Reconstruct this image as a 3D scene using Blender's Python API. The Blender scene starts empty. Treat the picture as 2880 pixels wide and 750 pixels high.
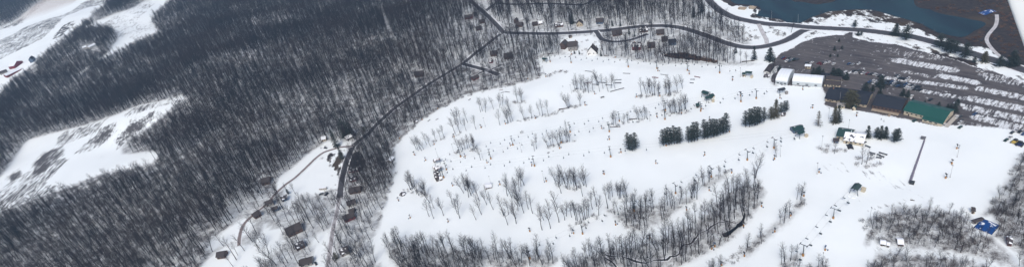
import bpy, math, random
import numpy as np
random.seed(7); rng = np.random.default_rng(11)
scene = bpy.context.scene
COL = scene.collection
R_ = math.radians

# ------------------------------------------------------------------ camera geometry
H = 320.0
VPN = (2090.0, 3000.0)
RHO = math.atan2(VPN[0]-1440, VPN[1]-375)
LN = math.hypot(VPN[0]-1440, VPN[1]-375)
HOR = 1000.0
FPX = math.sqrt(LN*HOR); DEP = math.atan2(FPX, LN)
F3 = np.array([0, math.cos(DEP), -math.sin(DEP)])
U3 = np.array([0, math.sin(DEP), math.cos(DEP)])
R3 = np.array([1., 0, 0])
CX = math.cos(RHO)*R3 - math.sin(RHO)*U3
CY = math.sin(RHO)*R3 + math.cos(RHO)*U3

def ray(u, v):
    u = np.asarray(u, float); v = np.asarray(v, float)
    return (CX[None]*((u-1440)/FPX).reshape(-1, 1) - CY[None]*((v-375)/FPX).reshape(-1, 1) + F3[None])
def gflat(u, v, z=0.0):
    r = ray(u, v); rz = np.minimum(r[:, 2], -0.04); t = (H-z)/-rz
    return np.stack([r[:, 0]*t, r[:, 1]*t], 1)
def proj(x, y, z):
    d = np.stack([x, y, z-H], 1)
    w = np.maximum(d@F3, 1.0)
    return 1440+FPX*(d@CX)/w, 375-FPX*(d@CY)/w

def C(ox, oy, sc, pts):
    return [(ox+x/sc, oy+y/sc) for x, y in pts]
S1, S2 = 1.789, 3.57

# ------------------------------------------------------------------ numeric helpers
def vnoise(x, y, lam, seed):
    r = np.random.default_rng(seed).random((256, 256))
    X = x/lam+1000.3; Y = y/lam+1000.7
    i = np.floor(X).astype(int); j = np.floor(Y).astype(int)
    fx = X-i; fy = Y-j; fx = fx*fx*(3-2*fx); fy = fy*fy*(3-2*fy)
    i &= 255; j &= 255; i1 = (i+1) & 255; j1 = (j+1) & 255
    return (r[i, j]*(1-fx)*(1-fy)+r[i1, j]*fx*(1-fy)+r[i, j1]*(1-fx)*fy+r[i1, j1]*fx*fy)
def inpoly(px, py, poly):
    c = np.zeros(px.shape, bool); n = len(poly)
    for k in range(n):
        x0, y0 = poly[k]; x1, y1 = poly[(k+1) % n]
        if y0 == y1: continue
        c ^= ((y0 > py) != (y1 > py)) & (px < (x1-x0)*(py-y0)/(y1-y0)+x0)
    return c
def segdist(px, py, pts, closed=False):
    d = np.full(px.shape, 1e9); n = len(pts)
    for k in range(n if closed else n-1):
        x0, y0 = pts[k]; x1, y1 = pts[(k+1) % n]
        dx, dy = x1-x0, y1-y0; l2 = dx*dx+dy*dy+1e-9
        t = np.clip(((px-x0)*dx+(py-y0)*dy)/l2, 0, 1)
        d = np.minimum(d, np.hypot(px-x0-t*dx, py-y0-t*dy))
    return d
def sdpoly(px, py, poly):           # negative inside
    d = segdist(px, py, poly, True)
    return np.where(inpoly(px, py, poly), -d, d)
def smooth(a, b, x):
    t = np.clip((x-a)/(b-a), 0, 1); return t*t*(3-2*t)
def gp(pts, z=0.0):
    a = gflat([p[0] for p in pts], [p[1] for p in pts], z); return [tuple(q) for q in a]

# ------------------------------------------------------------------ layout (full-photo pixels)
SKI = [(1504,168),(1524,158),(1588,153),(1677,156),(1744,165),(1811,173),(1856,180),(1930,178),(2010,182),(2100,184),(2162,178),
       (2168,205),(2172,240),(2236,244),(2292,252),(2322,270),(2318,292),(2403,302),(2540,332),(2672,354),(2772,371),(2850,400),
       (2862,432),(2845,470),(2818,515),(2784,560),(2774,594),(2728,610),(2683,598),(2605,582),(2527,582),(2460,604),(2443,626),(2436,670),(2437,694),
       (2460,716),(2440,760),(2400,860),(1060,860),(1085,780),(1052,715),(1038,680),(1060,650),(1075,605),(1088,548),(1108,490),(1112,448),(1102,420),
       (1130,386),(1188,335),(1252,296),(1308,268),(1376,250),(1455,235),(1526,213)]
FIELD_A = [(a*1.118, b*1.118) for a, b in [(-260,520),(-120,500),(0,445),(20,420),(60,360),(75,350),(130,335),(215,315),(300,285),(350,265),(400,255),(455,240),(470,250),
       (440,265),(400,300),(370,325),(330,345),(305,370),(310,385),(340,385),(385,378),(402,388),(385,410),(330,425),(250,440),(180,465),(100,495),(40,520),(0,530),(-260,620)]]
FIELD_B = [(232,75),(300,48),(369,25),(416,0),(430,-60),(520,-60),(480,0),(436,34),(425,61),(447,89),(391,112),(347,134),(313,154),(274,173),(222,212),(214,208),(300,150),(330,112),(335,89),(300,73),(268,76)]
FIELD_C = [(-400,330),(-150,330),(0,262),(34,224),(73,196),(100,173),(140,134),(184,100),(224,73),(268,34),(313,0),(345,-60),(150,-60),(115,0),(34,67),(0,78),(-200,150),(-400,200)]
YARD1 = [(790,491),(818,474),(846,449),(877,424),(900,410),(915,398),(945,392),(985,398),(1000,404),(978,440),(965,480),(955,540),(935,530),(900,545),(860,552),(830,560),(812,600),(800,590),(800,530),(775,545),(772,520)]
YARD2 = [(748,626),(762,643),(795,640),(792,662),(790,697),(767,719),(737,736),(715,760),(640,800),(560,830),(540,790),(570,740),(600,712),(620,700),(640,680),(672,690),(700,684),(722,674),(735,655)]
YARD3 = [(877,660),(925,645),(935,655),(925,700),(920,800),(870,800),(878,720)]
YARD4 = [(585,680),(640,640),(690,612),(716,600),(706,645),(668,680),(640,680),(590,712)]
EAST = [(1940,-200),(1960,-40),(1978,5),(1975,30),(2000,38),(2045,70),(2090,98),(2112,124),(2050,137),(2052,150),(2062,172),(2160,182),(2190,250),(2800,560),(3400,600),(3400,-200)]
VILLAGE_YARD = [(1574,112),(1590,104),(1640,100),(1668,98),(1684,112),(1692,120),(1686,140),(1680,155),(1630,158),(1590,152),(1576,140)]
LANES = [[(2437,672),(2480,680),(2560,694),(2680,706),(2790,728),(2880,770),(2800,756),(2680,728),(2560,714),(2450,712)], [(2730,598),(2790,606),(2815,640),(2790,668),(2745,656),(2722,625)], [(2790,668),(2830,680),(2870,710),(2880,760),(2840,720)]]
SNOWBITS = [C(1280,0,S2,[(205,10),(300,92),(318,90),(390,20),(330,-20),(220,-20)]), C(1280,0,S2,[(560,120),(620,130),(680,200),(680,260),(640,300),(600,240)]),
            C(1280,0,S2,[(330,120),(345,150),(520,290),(510,300),(400,230)]), C(1440,0,S2,[(830,250),(910,245),(905,290),(850,300)]),
            [(1078,48),(1086,46),(1100,80),(1106,118),(1100,118),(1092,88)], C(720,562,S2,[(650,310),(770,310),(770,370),(690,380),(640,350)])]
LOT = [(2176,166),(2195,150),(2225,136),(2260,116),(2300,104),(2350,98),(2372,99),(2392,84),(2402,86),(2400,106),(2450,117),(2520,124),(2560,135),(2620,150),(2700,172),(2740,187),(2790,200),(2860,222),(2960,262),
       (3120,330),(3100,460),(2960,402),(2880,374),(2820,362),(2760,357),(2700,352),(2640,356),(2600,348),(2540,334),(2480,325),(2420,313),(2380,310),(2330,302),(2316,292),(2322,270),(2308,246),(2250,243),(2200,240),(2166,232),(2168,215),(2185,196),(2172,185)]
POND = [(2052,0),(2069,11),(2108,15),(2133,20),(2139,30),(2127,44),(2160,50),(2196,55),(2216,65),(2240,67),(2256,63),(2280,50),(2306,42),(2328,34),(2370,30),(2426,27),(2468,32),(2500,42),(2542,53),
        (2584,66),(2615,81),(2632,90),(2666,99),(2702,105),(2724,99),(2736,90),(2764,76),(2773,67),(2758,60),(2730,55),(2699,48),(2660,42),(2632,35),(2615,27),(2593,24),(2576,17),(2569,0),(2560,-50),
        (2400,-50),(2353,0),(2317,10),(2297,13),(2255,6),(2224,0),(2190,-50),(2010,-50)]
MARSH = [(2570,-60),(2578,12),(2640,32),(2700,45),(2760,57),(2785,68),(2740,95),(2715,112),(2790,140),(2830,172),(2900,205),(3200,300),(3200,-60)]
POOL = C(1800,562,S2,[(825,335),(870,318),(925,290),(962,262),(990,268),(945,308),(905,345),(872,370),(835,366)])
POOL2 = C(1800,562,S2,[(962,262),(975,240),(1010,215),(1030,180),(1045,130),(1060,140),(1050,195),(1025,225),(1040,245),(1000,270)])
CREEK = C(1440,375,S1,[(470,602),(520,615),(580,635),(650,650),(720,641),(790,611),(840,580),(880,548),(930,520)])
BANK = [(1855,157),(1880,149),(1920,147),(1970,158),(2022,173),(2012,177),(1960,171),(1910,166),(1880,162)]
WOODS = [
 ([(1085,690),(1100,672),(1150,688),(1250,698),(1330,703),(1420,713),(1500,722),(1555,716),(1566,735),(1545,752),(1480,752),(1420,760),(1370,745),(1330,800),(1150,800),(1110,745)], .95),
 (C(1440,375,S1,[(250,690),(300,655),(420,600),(600,575),(740,545),(860,490),(960,420),(1020,370),(1100,300),(1180,250),(1260,270),(1275,300),(1240,370),(1170,460),(1100,530),(1000,590),(880,645),(760,710),(300,760)]), 1.0),
 (C(1440,375,S1,[(470,370),(560,400),(600,370),(700,370),(830,340),(920,310),(935,330),(850,370),(780,430),(700,470),(620,490),(560,460),(500,400)]), .9),
 (C(1440,375,S1,[(950,245),(1000,230),(1060,203),(1085,215),(1020,250),(965,282)]), 1.0),
 ([(2085,708),(2110,682),(2150,650),(2200,610),(2255,560),(2262,570),(2215,625),(2170,660),(2130,697),(2095,724)], .8),
 ([(2190,745),(2215,725),(2245,710),(2256,716),(2232,745),(2200,765)], .8),
 ([(2240,775),(2270,747),(2330,750),(2350,790),(2240,830)], .9),
 ([(1985,757),(2010,746),(2030,752),(2030,800),(1970,800)], .6),
 (C(2160,375,S1,[(500,440),(560,425),(700,400),(800,385),(900,400),(1000,440),(1030,480),(1100,525),(1130,590),(1130,630),(1060,630),(960,600),(800,565),(700,552),(600,510),(500,475)]), 1.3),
 (C(2160,375,S1,[(500,660),(600,615),(760,620),(900,630),(1100,665),(1160,740),(1100,900),(480,900)]), .9),
 ([(2775,612),(2790,575),(2820,535),(2845,487),(2866,442),(2890,430),(2990,440),(3100,800),(2880,860),(2870,760),(2830,690),(2790,650)], 1.1),
]
ROADS = {
 'village_road': (C(1440,0,1,[(-20,91),(0,93),(90,95),(160,93),(240,88),(300,82),(360,75),(420,73),(460,76),(500,85),(556,104),(598,120),(640,131),(680,134),(720,129),(762,117),(790,104),(812,90),(835,82),(870,79)]), 11.0, 'asphalt'),
 'highway': ([(1930,-70),(1975,-25),(1993,0),(2013,21),(2038,38),(2066,50),(2108,60),(2160,68),(2216,71),(2272,77),(2328,80),(2398,84),(2440,87),(2520,97),(2562,103),(2626,119),(2690,136),(2744,154),(2828,180),(2900,204),(3100,270)], 12.0, 'asphalt'),
 'woods_road': ([(1420,92),(1414,93),(1392,108),(1364,130),(1336,151),(1302,179),(1254,208),(1214,232),(1178,256),(1147,278),(1108,306),(1080,331),(1055,355),(1036,376),(1000,404),(986,426),(972,463),(961,510),(955,560)], 7.6, 'asphalt'),
 'snowy_lane': ([(955,556),(951,580),(947,600),(938,638),(930,690),(922,744),(905,800)], 5.0, 'slush'),
 'dirt_drive': ([(995,410),(980,412),(958,414),(933,421),(910,429),(888,445),(866,466),(832,498),(807,516),(787,533),(770,550),(748,575),(720,598),(690,625),(676,655),(672,690)], 4.0, 'dirt'),
 'hill_road': ([(1418,94),(1392,66),(1364,38),(1336,14),(1322,0),(1290,-40)], 9.0, 'asphalt'),
 'fork_road': ([(1362,36),(1380,20),(1403,2),(1425,-30)], 9.0, 'asphalt'),
 'upper_road': ([(1392,10),(1403,10),(1448,13),(1504,11),(1560,11),(1610,14),(1636,14),(1656,8),(1670,-2),(1690,-30)], 8.0, 'asphalt'),
 'loop_road': ([(1676,89),(1682,96),(1686,104),(1700,114),(1734,118),(1776,112),(1800,104),(1822,96)], 7.5, 'asphalt'),
 'side_road': ([(1302,180),(1320,185),(1346,192),(1374,200),(1402,211)], 8.5, 'asphalt'),
 'side_drive': ([(1338,213),(1355,203),(1374,199),(1395,190),(1412,181)], 3.5, 'asphalt'),
 'marsh_track': ([(2803,42),(2804,55),(2800,73),(2788,88),(2779,100),(2775,115),(2789,137),(2814,160),(2842,172)], 2.8, 'snowtrack'),
 'pond_path': ([(2133,68),(2138,78),(2146,95),(2155,112),(2157,124)], 4.0, 'snowtrack'),
 'lot_spine': ([(2780,200),(2768,215),(2745,245),(2722,280),(2706,320),(2700,356)], 12.0, 'gravelroad'),
}
TRACKS = [([(1250,470),(1400,440),(1560,405),(1700,372)],1.0,.14),([(1260,520),(1420,480),(1620,440),(1800,440)],1.2,.12),([(1560,190),(1750,215),(1950,235),(2080,240)],1.2,.12),([(1800,440),(1960,425),(2150,385),(2240,330)],1.2,.13),([(2200,470),(2230,560),(2190,660),(2120,760)],1.0,.12),([(2300,440),(2330,520),(2300,620),(2240,740)],1.0,.12),([(2545,380),(2500,440),(2440,520)],1.0,.12),([(2320,455),(2345,475),(2380,480)],7,.34),([(2420,560),(2480,590),(2540,575)],6,.26),([(2440,590),(2470,582),(2500,574),(2545,561),(2585,551)],2.2,.46),([(2470,588),(2520,572),(2560,566)],2.2,.4),([(2330,455),(2370,470),(2400,478),(2450,490),(2500,505),(2545,527)],9,.365),
   ([(2440,702),(2520,706),(2604,702),(2674,713),(2744,727),(2800,741),(2850,760)],2.2,.45),([(2460,690),(2520,697),(2600,712),(2680,722)],4,.3),([(2440,645),(2480,655),(2530,670),(2600,688),(2640,700)],3,.32),
   ([(2690,645),(2740,676),(2790,700),(2840,715)],1.5,.5),([(1840,466),(1900,455),(1960,440),(2030,426)],.8,.12),([(1520,425),(1560,415),(1580,408)],1,.3),([(1535,428),(1560,427)],.8,.45),
   ([(836,545),(870,520),(920,485),(935,470)],.8,.25),([(815,600),(820,570),(826,545)],1.6,.35),([(1490,510),(1440,522)],.6,.1),([(75,115),(95,60),(110,48)],4,.25),([(0,80),(60,66),(110,52),(190,15),(240,0)],3,.6),([(75,115),(110,160)],4,.3)]
BARE = [(C(0,0,1/1.118,p), a) for p, a in [
   ([(72,432),(92,392),(125,372),(160,362),(165,385),(140,420),(100,445)],.62),([(235,362),(250,330),(292,308),(300,330),(270,350),(240,368)],.55),
   ([(296,374),(288,352),(330,312),(390,276),(388,300),(345,332)],.72),([(18,445),(50,424),(62,448),(30,462)],.65),([(-60,470),(32,478),(20,502),(-60,520)],.6),([(310,290),(350,278),(360,300),(320,315)],.5)]] + [
   (C(0,0,S1,[(250,205),(300,140),(360,105),(390,120),(330,180),(270,215)]), .0)]
BROWN = [(MARSH, .96), (BANK, .97), (C(0,0,S1,[(245,215),(280,160),(340,110),(390,105),(380,125),(310,185)]), .55),
   (C(720,376,S2,[(690,200),(760,180),(870,180),(920,260),(880,420),(820,440),(760,330),(700,270)]), .58), ([(2160,-60),(2190,-50),(2224,0),(2255,6),(2297,13),(2317,10),(2353,0),(2400,-60)], .9),
   (C(720,376,S2,[(940,180),(1060,160),(1110,300),(1060,400),(930,370),(920,300)]), .62),
   ([(2306,42),(2330,33),(2370,29),(2430,26),(2500,42),(2550,52),(2590,68),(2620,84),(2560,80),(2480,62),(2420,45),(2350,44),(2312,58)], .62),
   ([(2620,82),(2670,99),(2705,107),(2745,95),(2790,75),(2790,140),(2720,130),(2640,105)], .75),
   ([(2620,140),(2700,160),(2760,178),(2750,192),(2690,178),(2610,158)], .72), ([(2860,185),(2990,225),(3200,320),(3200,270),(2900,165)], .5), ([(2270,90),(2330,82),(2340,90),(2280,104)], .45),
   ([(2510,150),(2560,160),(2700,190),(2600,180)],.3),([(2160,70),(2230,72),(2220,100),(2160,118),(2100,120),(2110,90)], .38),([(2010,75),(2110,80),(2130,125),(2060,120)],.35),
   ([(2052,-10),(2069,4),(2108,16),(2130,22),(2125,30),(2060,20),(2040,0)],.4),([(2270,165),(2150,170),(2150,190),(2200,175)],.0)]

SKI_W = gp(SKI); LOT_W = gp(LOT); POND_W = gp(POND)
FLAT_W = gp([(1500,150),(1420,60),(1380,-40),(3100,-60),(3200,400),(3100,900),(1040,900),(940,760),(930,560),(1040,400),(1200,290),(1380,240)])

def hfun(x, y):
    x = np.asarray(x, float); y = np.asarray(y, float)
    m = smooth(0, 160, sdpoly(x, y, FLAT_W))
    far = smooth(1500, 2600, np.hypot(x, y))
    h = (vnoise(x, y, 210, 3)-.5)*26 + (vnoise(x+.4*y, y*1.3, 95, 4)-.5)*10 + (vnoise(x, y, 600, 5)-.5)*30*(1+far)
    sk = smooth(0, 25, -sdpoly(x, y, SKI_W))
    return m*h + sk*((vnoise(x, y, 75, 61)-.5)*3.2+(vnoise(x, y, 26, 62)-.5)*1.0)
def ground(pts):
    """pixels -> points on the terrain"""
    u = np.array([p[0] for p in pts], float); v = np.array([p[1] for p in pts], float)
    r = ray(u, v); rz = np.minimum(r[:, 2], -0.04); z = np.zeros(len(u))
    for _ in range(8):
        t = (H-z)/-rz; x = r[:, 0]*t; y = r[:, 1]*t; z = .5*z+.5*hfun(x, y)
    t = (H-z)/-rz; x = r[:, 0]*t; y = r[:, 1]*t
    return np.stack([x, y, hfun(x, y)], 1)
def G(u, v):
    return ground([(u, v)])[0]

# ------------------------------------------------------------------ materials
def new_mat(name):
    m = bpy.data.materials.new(name); m.use_nodes = True
    nt = m.node_tree; b = nt.nodes['Principled BSDF']; return m, nt, b
_mats = {}
def mat(name, col, rough=.8, var=.25, scale=1.5, metal=0.0, snow=0.0, spec=.3):
    key = (name,)
    if key in _mats: return _mats[key]
    m, nt, b = new_mat(name); N = nt.nodes; L = nt.links
    b.inputs['Roughness'].default_value = rough; b.inputs['Metallic'].default_value = metal
    b.inputs['Specular IOR Level'].default_value = spec
    tc = N.new('ShaderNodeTexCoord'); nz = N.new('ShaderNodeTexNoise'); nz.inputs['Scale'].default_value = scale; nz.inputs['Detail'].default_value = 5
    L.new(tc.outputs['Object'], nz.inputs['Vector'])
    mx = N.new('ShaderNodeMix'); mx.data_type = 'RGBA'
    mx.inputs[6].default_value = (*[c*(1-var) for c in col], 1); mx.inputs[7].default_value = (*[min(1, c*(1+var)) for c in col], 1)
    L.new(nz.outputs['Fac'], mx.inputs[0]); out = mx.outputs[2]
    if snow > 0:
        n2 = N.new('ShaderNodeTexNoise'); n2.inputs['Scale'].default_value = .35; n2.inputs['Detail'].default_value = 4
        L.new(tc.outputs['Object'], n2.inputs['Vector'])
        mr = N.new('ShaderNodeMapRange'); mr.inputs[1].default_value = .75-snow*.5; mr.inputs[2].default_value = .79-snow*.5
        L.new(n2.outputs['Fac'], mr.inputs[0])
        m2 = N.new('ShaderNodeMix'); m2.data_type = 'RGBA'; m2.inputs[7].default_value = (.78, .81, .84, 1)
        L.new(mr.outputs[0], m2.inputs[0]); L.new(out, m2.inputs[6]); out = m2.outputs[2]
    L.new(out, b.inputs['Base Color'])
    _mats[key] = m; return m

class NT:
    """tiny node helper"""
    def __init__(s, nt): s.nt = nt; s.N = nt.nodes; s.L = nt.links
    def noise(s, vec, scale, det=5, rough=.55):
        n = s.N.new('ShaderNodeTexNoise'); n.inputs['Scale'].default_value = scale; n.inputs['Detail'].default_value = det; n.inputs['Roughness'].default_value = rough
        s.L.new(vec, n.inputs['Vector']); return n.outputs['Fac']
    def math(s, op, a, b=None, c=None, clamp=False):
        n = s.N.new('ShaderNodeMath'); n.operation = op; n.use_clamp = clamp
        for i, q in enumerate((a, b, c)):
            if q is None: continue
            if isinstance(q, (int, float)): n.inputs[i].default_value = q
            else: s.L.new(q, n.inputs[i])
        return n.outputs[0]
    def rng(s, v, a, b, c=0., d=1.):
        n = s.N.new('ShaderNodeMapRange'); s.L.new(v, n.inputs[0])
        for i, q in enumerate((a, b, c, d)): n.inputs[i+1].default_value = q
        return n.outputs[0]
    def mix(s, f, a, b):
        n = s.N.new('ShaderNodeMix'); n.data_type = 'RGBA'
        for i, q in ((0, f), (6, a), (7, b)):
            if isinstance(q, (int, float)): n.inputs[i].default_value = q
            elif isinstance(q, tuple): n.inputs[i].default_value = (*q, 1)
            else: s.L.new(q, n.inputs[i])
        return n.outputs[2]
    def attr(s, name):
        n = s.N.new('ShaderNodeAttribute'); n.attribute_name = name; return n.outputs['Fac']
    def mapping(s, vec, scale=(1, 1, 1), rot=0):
        n = s.N.new('ShaderNodeMapping'); n.inputs['Scale'].default_value = scale; n.inputs['Rotation'].default_value = (0, 0, rot)
        s.L.new(vec, n.inputs['Vector']); return n.outputs[0]

SNOW = (.785, .832, .836)
def ground_material():
    m, nt, b = new_mat('snowy ground'); k = NT(nt)
    tc = k.N.new('ShaderNodeTexCoord').outputs['Object']
    b.inputs['Roughness'].default_value = .85; b.inputs['Specular IOR Level'].default_value = .2
    big = k.noise(tc, .02, 4); col = k.mix(k.rng(big, .35, .65), tuple(c*.955 for c in SNOW), SNOW)
    # woods litter: leaves, stems and logs poking through thin snow
    lit = k.attr('litter'); n1 = k.noise(tc, .12, 8, .7); n2 = k.noise(tc, .9, 6, .7)
    f = k.math('MULTIPLY', lit, k.rng(k.math('ADD', k.math('MULTIPLY', n1, .6), k.math('MULTIPLY', n2, .4)), .355, .585), clamp=True)
    col = k.mix(f, col, (.085, .075, .075))
    # wind-scoured field stubble, streaked
    st = k.mapping(tc, (.30, .07, 1), R_(38)); s1 = k.noise(st, 1.0, 9, .72); s2 = k.noise(tc, .03, 3)
    fb = k.math('SUBTRACT', k.math('ADD', k.math('MULTIPLY', s1, .75), k.math('MULTIPLY', s2, .25)), k.math('SUBTRACT', .80, k.math('MULTIPLY', k.attr('bare'), .46)))
    fb = k.rng(fb, -.05, .06)
    fb = k.math('MULTIPLY', fb, k.rng(k.attr('bare'), .02, .2))
    col = k.mix(fb, col, k.mix(k.noise(tc, .5, 4), (.05, .05, .055), (.10, .09, .088)))
    # brown marsh grass and dead turf
    p1 = k.noise(k.mapping(tc, (1, .6, 1), R_(-30)), .11, 10, .68)
    fm = k.rng(k.math('SUBTRACT', p1, k.math('SUBTRACT', .86, k.math('MULTIPLY', k.attr('brown'), .72))), -.03, .05)
    fm = k.math('MULTIPLY', fm, k.rng(k.attr('brown'), .02, .15))
    br = k.mix(k.rng(k.noise(tc, .25, 7, .7), .35, .65), (.014, .014, .018), (.05, .04, .038))
    br = k.mix(k.math('MULTIPLY', k.rng(k.noise(tc, .022, 4), .5, .66), .8), br, (.07, .052, .036))
    col = k.mix(fm, col, br)
    col = k.mix(k.math('MULTIPLY', k.attr('tan'), k.rng(k.noise(k.mapping(tc, (.3, .03, 1), R_(35)), 1., 6), .3, .7, .55, 1.)), col, (.42, .37, .34))
    k.L.new(col, b.inputs['Base Color'])
    bp = k.N.new('ShaderNodeBump'); bp.inputs['Strength'].default_value = .35; bp.inputs['Distance'].default_value = 1.2
    k.L.new(k.math('ADD', k.noise(tc, .05, 6), k.math('MULTIPLY', k.noise(tc, .7, 4), .12)), bp.inputs['Height']); k.L.new(bp.outputs[0], b.inputs['Normal'])
    return m

ROWDIR = gflat([2523, 2713], [165, 243]); 
a_ = gflat([2523, 2677], [172, 199]); ROWANG = math.atan2(a_[1][1]-a_[0][1], a_[1][0]-a_[0][0])
def lot_material():
    m, nt, b = new_mat('wet gravel with snow rows'); k = NT(nt)
    tc = k.N.new('ShaderNodeTexCoord').outputs['Object']; b.inputs['Roughness'].default_value = .8; b.inputs['Specular IOR Level'].default_value = .3
    al = k.mapping(tc, (1, 1, 1), -ROWANG)
    g = k.mix(k.rng(k.noise(tc, .035, 6, .65), .3, .7), (.036, .034, .040), (.095, .086, .086))
    g = k.mix(k.math('MULTIPLY', k.rng(k.noise(k.mapping(al, (.03, .35, 1)), 1., 6, .7), .45, .7), .75), g, (.15, .132, .125))
    g = k.mix(k.math('MULTIPLY', k.rng(k.noise(tc, 1.2, 5, .7), .5, .75), .35), g, (.028, .027, .032))
    row = k.attr('row')
    slot = k.noise(k.mapping(al, (.50, .10, 1), R_(24)), 1.0, 5, .75)       # bays the parked cars kept clear
    pn = k.noise(tc, .10, 8, .7)
    v = k.math('ADD', k.math('MULTIPLY', slot, .72), k.math('MULTIPLY', pn, .28))
    f = k.rng(k.math('SUBTRACT', v, k.math('SUBTRACT', .83, k.math('MULTIPLY', row, .385))), -.03, .05)
    f = k.math('MULTIPLY', f, k.rng(row, .05, .3))
    sp = k.rng(k.noise(tc, .16, 7, .75), .605, .66); f = k.math('MAXIMUM', f, k.math('MULTIPLY', sp, k.attr('speck'))); f = k.math('MULTIPLY', f, k.rng(k.noise(tc, .6, 4), .3, .55, .55, 1.))
    k.L.new(k.mix(f, g, (.68, .71, .73)), b.inputs['Base Color'])
    return m
def road_material(name, c0, c1, edge=.35, centre=None):
    m, nt, b = new_mat(name); k = NT(nt); tc = k.N.new('ShaderNodeTexCoord').outputs['Object']
    b.inputs['Roughness'].default_value = .75
    col = k.mix(k.rng(k.noise(tc, .15, 6, .65), .3, .7), c0, c1)
    ac = k.math('ABSOLUTE', k.attr('across'))
    tr = k.math('ABSOLUTE', k.math('SUBTRACT', ac, .45)); col = k.mix(k.math('MULTIPLY', k.rng(tr, .0, .25, 1, 0), .35), col, tuple(c*1.3 for c in c1))
    f = k.rng(k.math('ADD', ac, k.math('MULTIPLY', k.noise(tc, .25, 6, .7), edge)), 1.02, 1.14)
    col = k.mix(f, col, (.72, .745, .765)); k.L.new(col, b.inputs['Base Color']); return m
def bark_material(name, c0, c1):
    m, nt, b = new_mat(name); k = NT(nt)
    oi = k.N.new('ShaderNodeObjectInfo'); col = k.mix(oi.outputs['Random'], c0, c1)
    ps = k.N.new('ShaderNodeNewGeometry').outputs['Position']; st = k.rng(k.noise(ps, .013, 4, .6), .42, .60)   # stands of different species
    col = k.mix(st, col, k.mix(.45, col, (c1[0]*1.25, c1[1]*.95, c1[2]*.85)))
    b.inputs['Roughness'].default_value = .9; b.inputs['Specular IOR Level'].default_value = .1; k.L.new(col, b.inputs['Base Color']); return m
def needle_material(name, c0, c1):
    m, nt, b = new_mat(name); k = NT(nt); tc = k.N.new('ShaderNodeTexCoord').outputs['Object']
    col = k.mix(k.rng(k.noise(tc, .9, 3), .35, .65), c0, c1); b.inputs['Roughness'].default_value = .8
    k.L.new(col, b.inputs['Base Color']); return m

M_GROUND = ground_material(); M_LOT = lot_material()
M_ROAD = {'asphalt': road_material('worn asphalt', (.034, .034, .040), (.062, .060, .066), .45), 'slush': road_material('slushy lane', (.20, .19, .195), (.40, .39, .40), .6),
          'dirt': road_material('dirt drive', (.13, .105, .10), (.23, .195, .185), .6), 'snowtrack': road_material('packed snow track', (.30, .28, .28), (.56, .56, .57), -4),
          'gravelroad': road_material('gravel drive', (.065, .060, .062), (.115, .102, .098), -.3)}
M_BARK = bark_material('grey bark', (.014, .016, .021), (.034, .033, .038))
M_TWIG = bark_material('fine twigs', (.020, .023, .030), (.044, .041, .048))
M_BRUSH = bark_material('brush stems', (.065, .056, .058), (.12, .105, .10))
M_REED = bark_material('brown marsh stems', (.10, .065, .055), (.19, .13, .10))
M_NEEDLE = needle_material('dark needles', (.007, .018, .017), (.020, .038, .030))
M_NEEDLE2 = needle_material('olive needles', (.045, .045, .022), (.085, .08, .04))
M_PBARK = mat('pine bark', (.09, .065, .05))
M_STEEL = mat('dull steel', (.13, .15, .16), .5, .15, 2, .6)
M_DARK = mat('dark metal', (.03, .035, .04), .6)
M_ORANGE = mat('orange padding', (.36, .18, .05), .7, .1)
M_BLUEM = mat('blue plastic', (.02, .06, .14), .5, .15)
M_SNOWCAP = mat('settled snow', SNOW, .85, .03)

# ------------------------------------------------------------------ mesh helpers
class MB:
    def __init__(s): s.v = []; s.f = []
    def add(s, vs, fs):
        o = len(s.v); s.v += [tuple(p) for p in vs]; s.f += [tuple(i+o for i in f) for f in fs]; return s
    def box(s, c, d, rz=0):
        cx, cy, cz = c; a, b_, h = d[0]/2, d[1]/2, d[2]/2; co, si = math.cos(rz), math.sin(rz)
        vs = [(cx+x*co-y*si, cy+x*si+y*co, cz+z) for z in (-h, h) for x, y in ((-a, -b_), (a, -b_), (a, b_), (-a, b_))]
        return s.add(vs, [(3, 2, 1, 0), (4, 5, 6, 7), (0, 1, 5, 4), (1, 2, 6, 5), (2, 3, 7, 6), (3, 0, 4, 7)])
    def cyl(s, p0, p1, r0, r1=None, n=8):
        r1 = r0 if r1 is None else r1
        p0 = np.array(p0, float); p1 = np.array(p1, float); ax = p1-p0; ax = ax/(np.linalg.norm(ax)+1e-9)
        t = np.array([0, 0, 1.]) if abs(ax[2]) < .9 else np.array([1., 0, 0]); e1 = np.cross(ax, t); e1 /= np.linalg.norm(e1); e2 = np.cross(ax, e1)
        vs = [p+(e1*math.cos(2*math.pi*k/n)+e2*math.sin(2*math.pi*k/n))*r for p, r in ((p0, r0), (p1, r1)) for k in range(n)]
        fs = [(k, (k+1) % n, n+(k+1) % n, n+k) for k in range(n)]+[tuple(range(n-1, -1, -1)), tuple(range(n, 2*n))]
        return s.add(vs, fs)
    def prism(s, prof, x0, x1):
        """profile in (y,z) extruded along x"""
        n = len(prof); vs = [(x0, y, z) for y, z in prof]+[(x1, y, z) for y, z in prof]
        return s.add(vs, [(k, n+k, n+(k+1) % n, (k+1) % n) for k in range(n)]+[tuple(range(n)), tuple(range(2*n-1, n-1, -1))])
    def mesh(s, name, m):
        me = bpy.data.meshes.new(name); me.from_pydata(s.v, [], s.f); me.materials.append(m); me.update(); return me
    def build(s, name, m, parent=None):
        return obj(name, s.mesh(name, m), parent)
def obj(name, me, parent=None, loc=None, rz=0):
    o = bpy.data.objects.new(name, me); COL.objects.link(o)
    if parent: o.parent = parent
    if loc is not None: o.location = loc
    o.rotation_euler.z = rz; return o
def empty(name, loc=(0, 0, 0), rz=0):
    o = bpy.data.objects.new(name, None); COL.objects.link(o); o.location = loc; o.rotation_euler.z = rz; o.empty_display_size = .5; return o
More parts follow.
